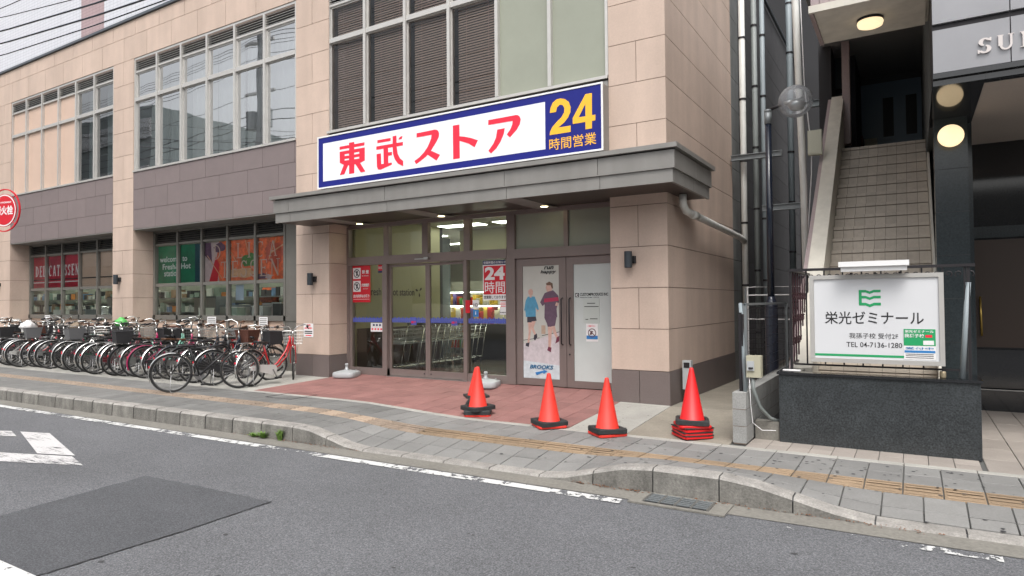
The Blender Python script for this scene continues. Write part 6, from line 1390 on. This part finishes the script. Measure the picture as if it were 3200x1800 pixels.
W5 = [((-10.38, 6.74), (-9.58, 6.70), .008), ((-10.38, 6.58), (-7.86, 6.27), .008), ((-10.38, 6.34), (-6.91, 6.03), .015), ((-10.37, 6.12), (-5.91, 5.78), .015), ((-10.37, 5.91), (-5.41, 5.65), .010)]
lbl = ['thinnest uppermost cable crossing the top left corner', 'second cable from the top in the top left corner', 'thick third cable from the top in the top left corner', 'thick fourth cable from the top in the top left corner', 'lowest cable crossing in front of the white tiled block']
for k, (a, b, r_) in enumerate(W5):
    m_ = (b[1]-a[1])/(b[0]-a[0]); pts = []
    for i in range(13):
        x = -24+i*2.8; xm = (a[0]+b[0])/2; pts.append((x, -4.5, a[1]+m_*(x-a[0])+.0035*((x-a[0])*(x-b[0]))))
    t = thing('cable', lbl[k], 'cable', pts[0], group='overhead cables in the top left corner'); MB().tube([Vector(p)-Vector(pts[0]) for p in pts], r_, 6).build('cable_run', M['navy'], t, smooth=True)
bt = thing('white_tiled_block', 'tall white tiled apartment block rising behind the shop roof', 'building', (-62, 14.1, -.2))
def bgm(name, c, c2):
    m = mat(name, c, .5); t_ = m.node_tree; br = t_.nodes.new('ShaderNodeTexBrick'); br.inputs['Color1'].default_value = (*c, 1); br.inputs['Color2'].default_value = (*[q*.95 for q in c], 1); br.inputs['Mortar'].default_value = (*c2, 1)
    br.inputs['Scale'].default_value = 1; br.inputs['Mortar Size'].default_value = .012; br.inputs['Brick Width'].default_value = .45; br.inputs['Row Height'].default_value = .22; br.offset = 0
    g_ = t_.nodes.new('ShaderNodeNewGeometry'); sx_ = t_.nodes.new('ShaderNodeSeparateXYZ'); cx_ = t_.nodes.new('ShaderNodeCombineXYZ'); t_.links.new(g_.outputs['Position'], sx_.inputs[0]); t_.links.new(sx_.outputs['X'], cx_.inputs['X']); t_.links.new(sx_.outputs['Z'], cx_.inputs['Y']); t_.links.new(cx_.outputs[0], br.inputs['Vector']); t_.links.new(br.outputs['Color'], t_.nodes['Principled BSDF'].inputs['Base Color']); return m
mbt, mbp = bgm('white_mosaic_wall', (.62, .63, .68), (.40, .41, .46)), bgm('pink_mosaic_wall', (.40, .29, .30), (.24, .18, .19))
for a, b, m_ in ((0, 12.1, mbt), (12.13, 14.98, mbt), (15.0, 18.05, mbp), (18.07, 20.85, mbt), (20.88, 28, mbt), (28.03, 40, mbt)): MB().box(a, b, 0, .3, 0, 46).build('facade_bay', m_, bt)
MB().box(0, 40, .31, 10, 0, 46).build('block_body', M['bgtile'], bt)
# across the street: what the upper windows mirror
t = thing('opposite_building', 'tall dark building across the street, mirrored in the shop windows', 'building', (-66, -32, ROADZ)); MB().box(0, 26, 0, 17, 0, 15.2).build('wall', M['opp'], t)
for z in (4, 7.2, 10.4, 13.6): MB().box(0, 26.02, 17.01, 17.2, z-.6, z+.7).build('window_band', M['gl_dark'], t)
t = thing('opposite_building', 'lower pale grey building across the street with a ribbon of windows', 'building', (-39.8, -32, ROADZ)); MB().box(0, 7, 0, 17, 0, 10.0).build('wall', M['graywall'], t); MB().box(.4, 6.6, 17.01, 17.1, 3, 4.2).box(.4, 6.6, 17.01, 17.1, 6.5, 7.7).build('window_band', M['opp'], t)
t = thing('opposite_building', 'low grey shop row across the street behind the photographer', 'building', (-16, -34, ROADZ)); MB().box(0, 45, 0, 14, 0, 6.5).build('wall', M['graywall'], t); MB().box(1, 44, 14.01, 14.1, .2, 2.6).build('shop_front', M['opp'], t)
t = thing('utility_pole', 'concrete utility pole across the street carrying wires and transformers', 'utility pole', (-25.3, -12.2, ROADZ)); MB().tube([(0, 0, 0), (0, 0, 16)], [.24, .16], 14).build('pole', M['woodpole'], t, smooth=True)
for z in (15.2, 14.2, 12.6): MB().box(-1.1, 1.1, -.06, .06, z, z+.12).build('crossarm', M['steel'], t)
for z in (10.8,): MB().lathe([(0, 0), (.3, 0), (.3, .9), (0, 1.0)], 14, (.55, 0, z)).lathe([(0, 0), (.3, 0), (.3, .9), (0, 1.0)], 14, (-.55, 0, z)).build('transformer', M['galv'], t)
for (dx, z) in ((-1, 15.35), (-.4, 15.35), (.4, 15.35), (1, 15.35), (-.9, 14.35), (0, 14.35), (.9, 14.35), (0, 12.7), (.2, 11.6), (-.2, 11.2), (0, 10.2), (.1, 9.8), (0, 9.3)):
    pts = [(dx+q*3.2, dx*.4, z-.9*math.sin(math.pi*(q % 9)/9)*.8) for q in range(-9, 19)]; MB().tube(pts, .022 if z < 12 else .014, 4, cap=False).build('wire', M['rubber'], t)
t = thing('bare_tree', 'small dark street tree across the street behind the pole', 'tree', (-22, -13.5, ROADZ)); MB().tube([(0, 0, 0), (.05, 0, 3), (0, .1, 7)], [.12, .09, .03], 8).build('trunk', FC['brown'], t)
mb = MB(); rt_ = random.Random(3)
for k in range(900):
    a = rt_.random()*6.283; h_ = rt_.uniform(2, 8.6); r_ = (1.3-.14*(h_-2))*rt_.random()**.5; p = Vector((r_*math.cos(a), r_*math.sin(a), h_)); u = Vector((rt_.uniform(-1, 1), rt_.uniform(-1, 1), rt_.uniform(-1, 1))).normalized()*.13; v = u.orthogonal().normalized()*.09; mb.add([p-u, p+v, p+u, p-v], [(0, 1, 2, 3)])
mb.build('crown', mat('dark_conifer', (.02, .05, .02), .8), t)
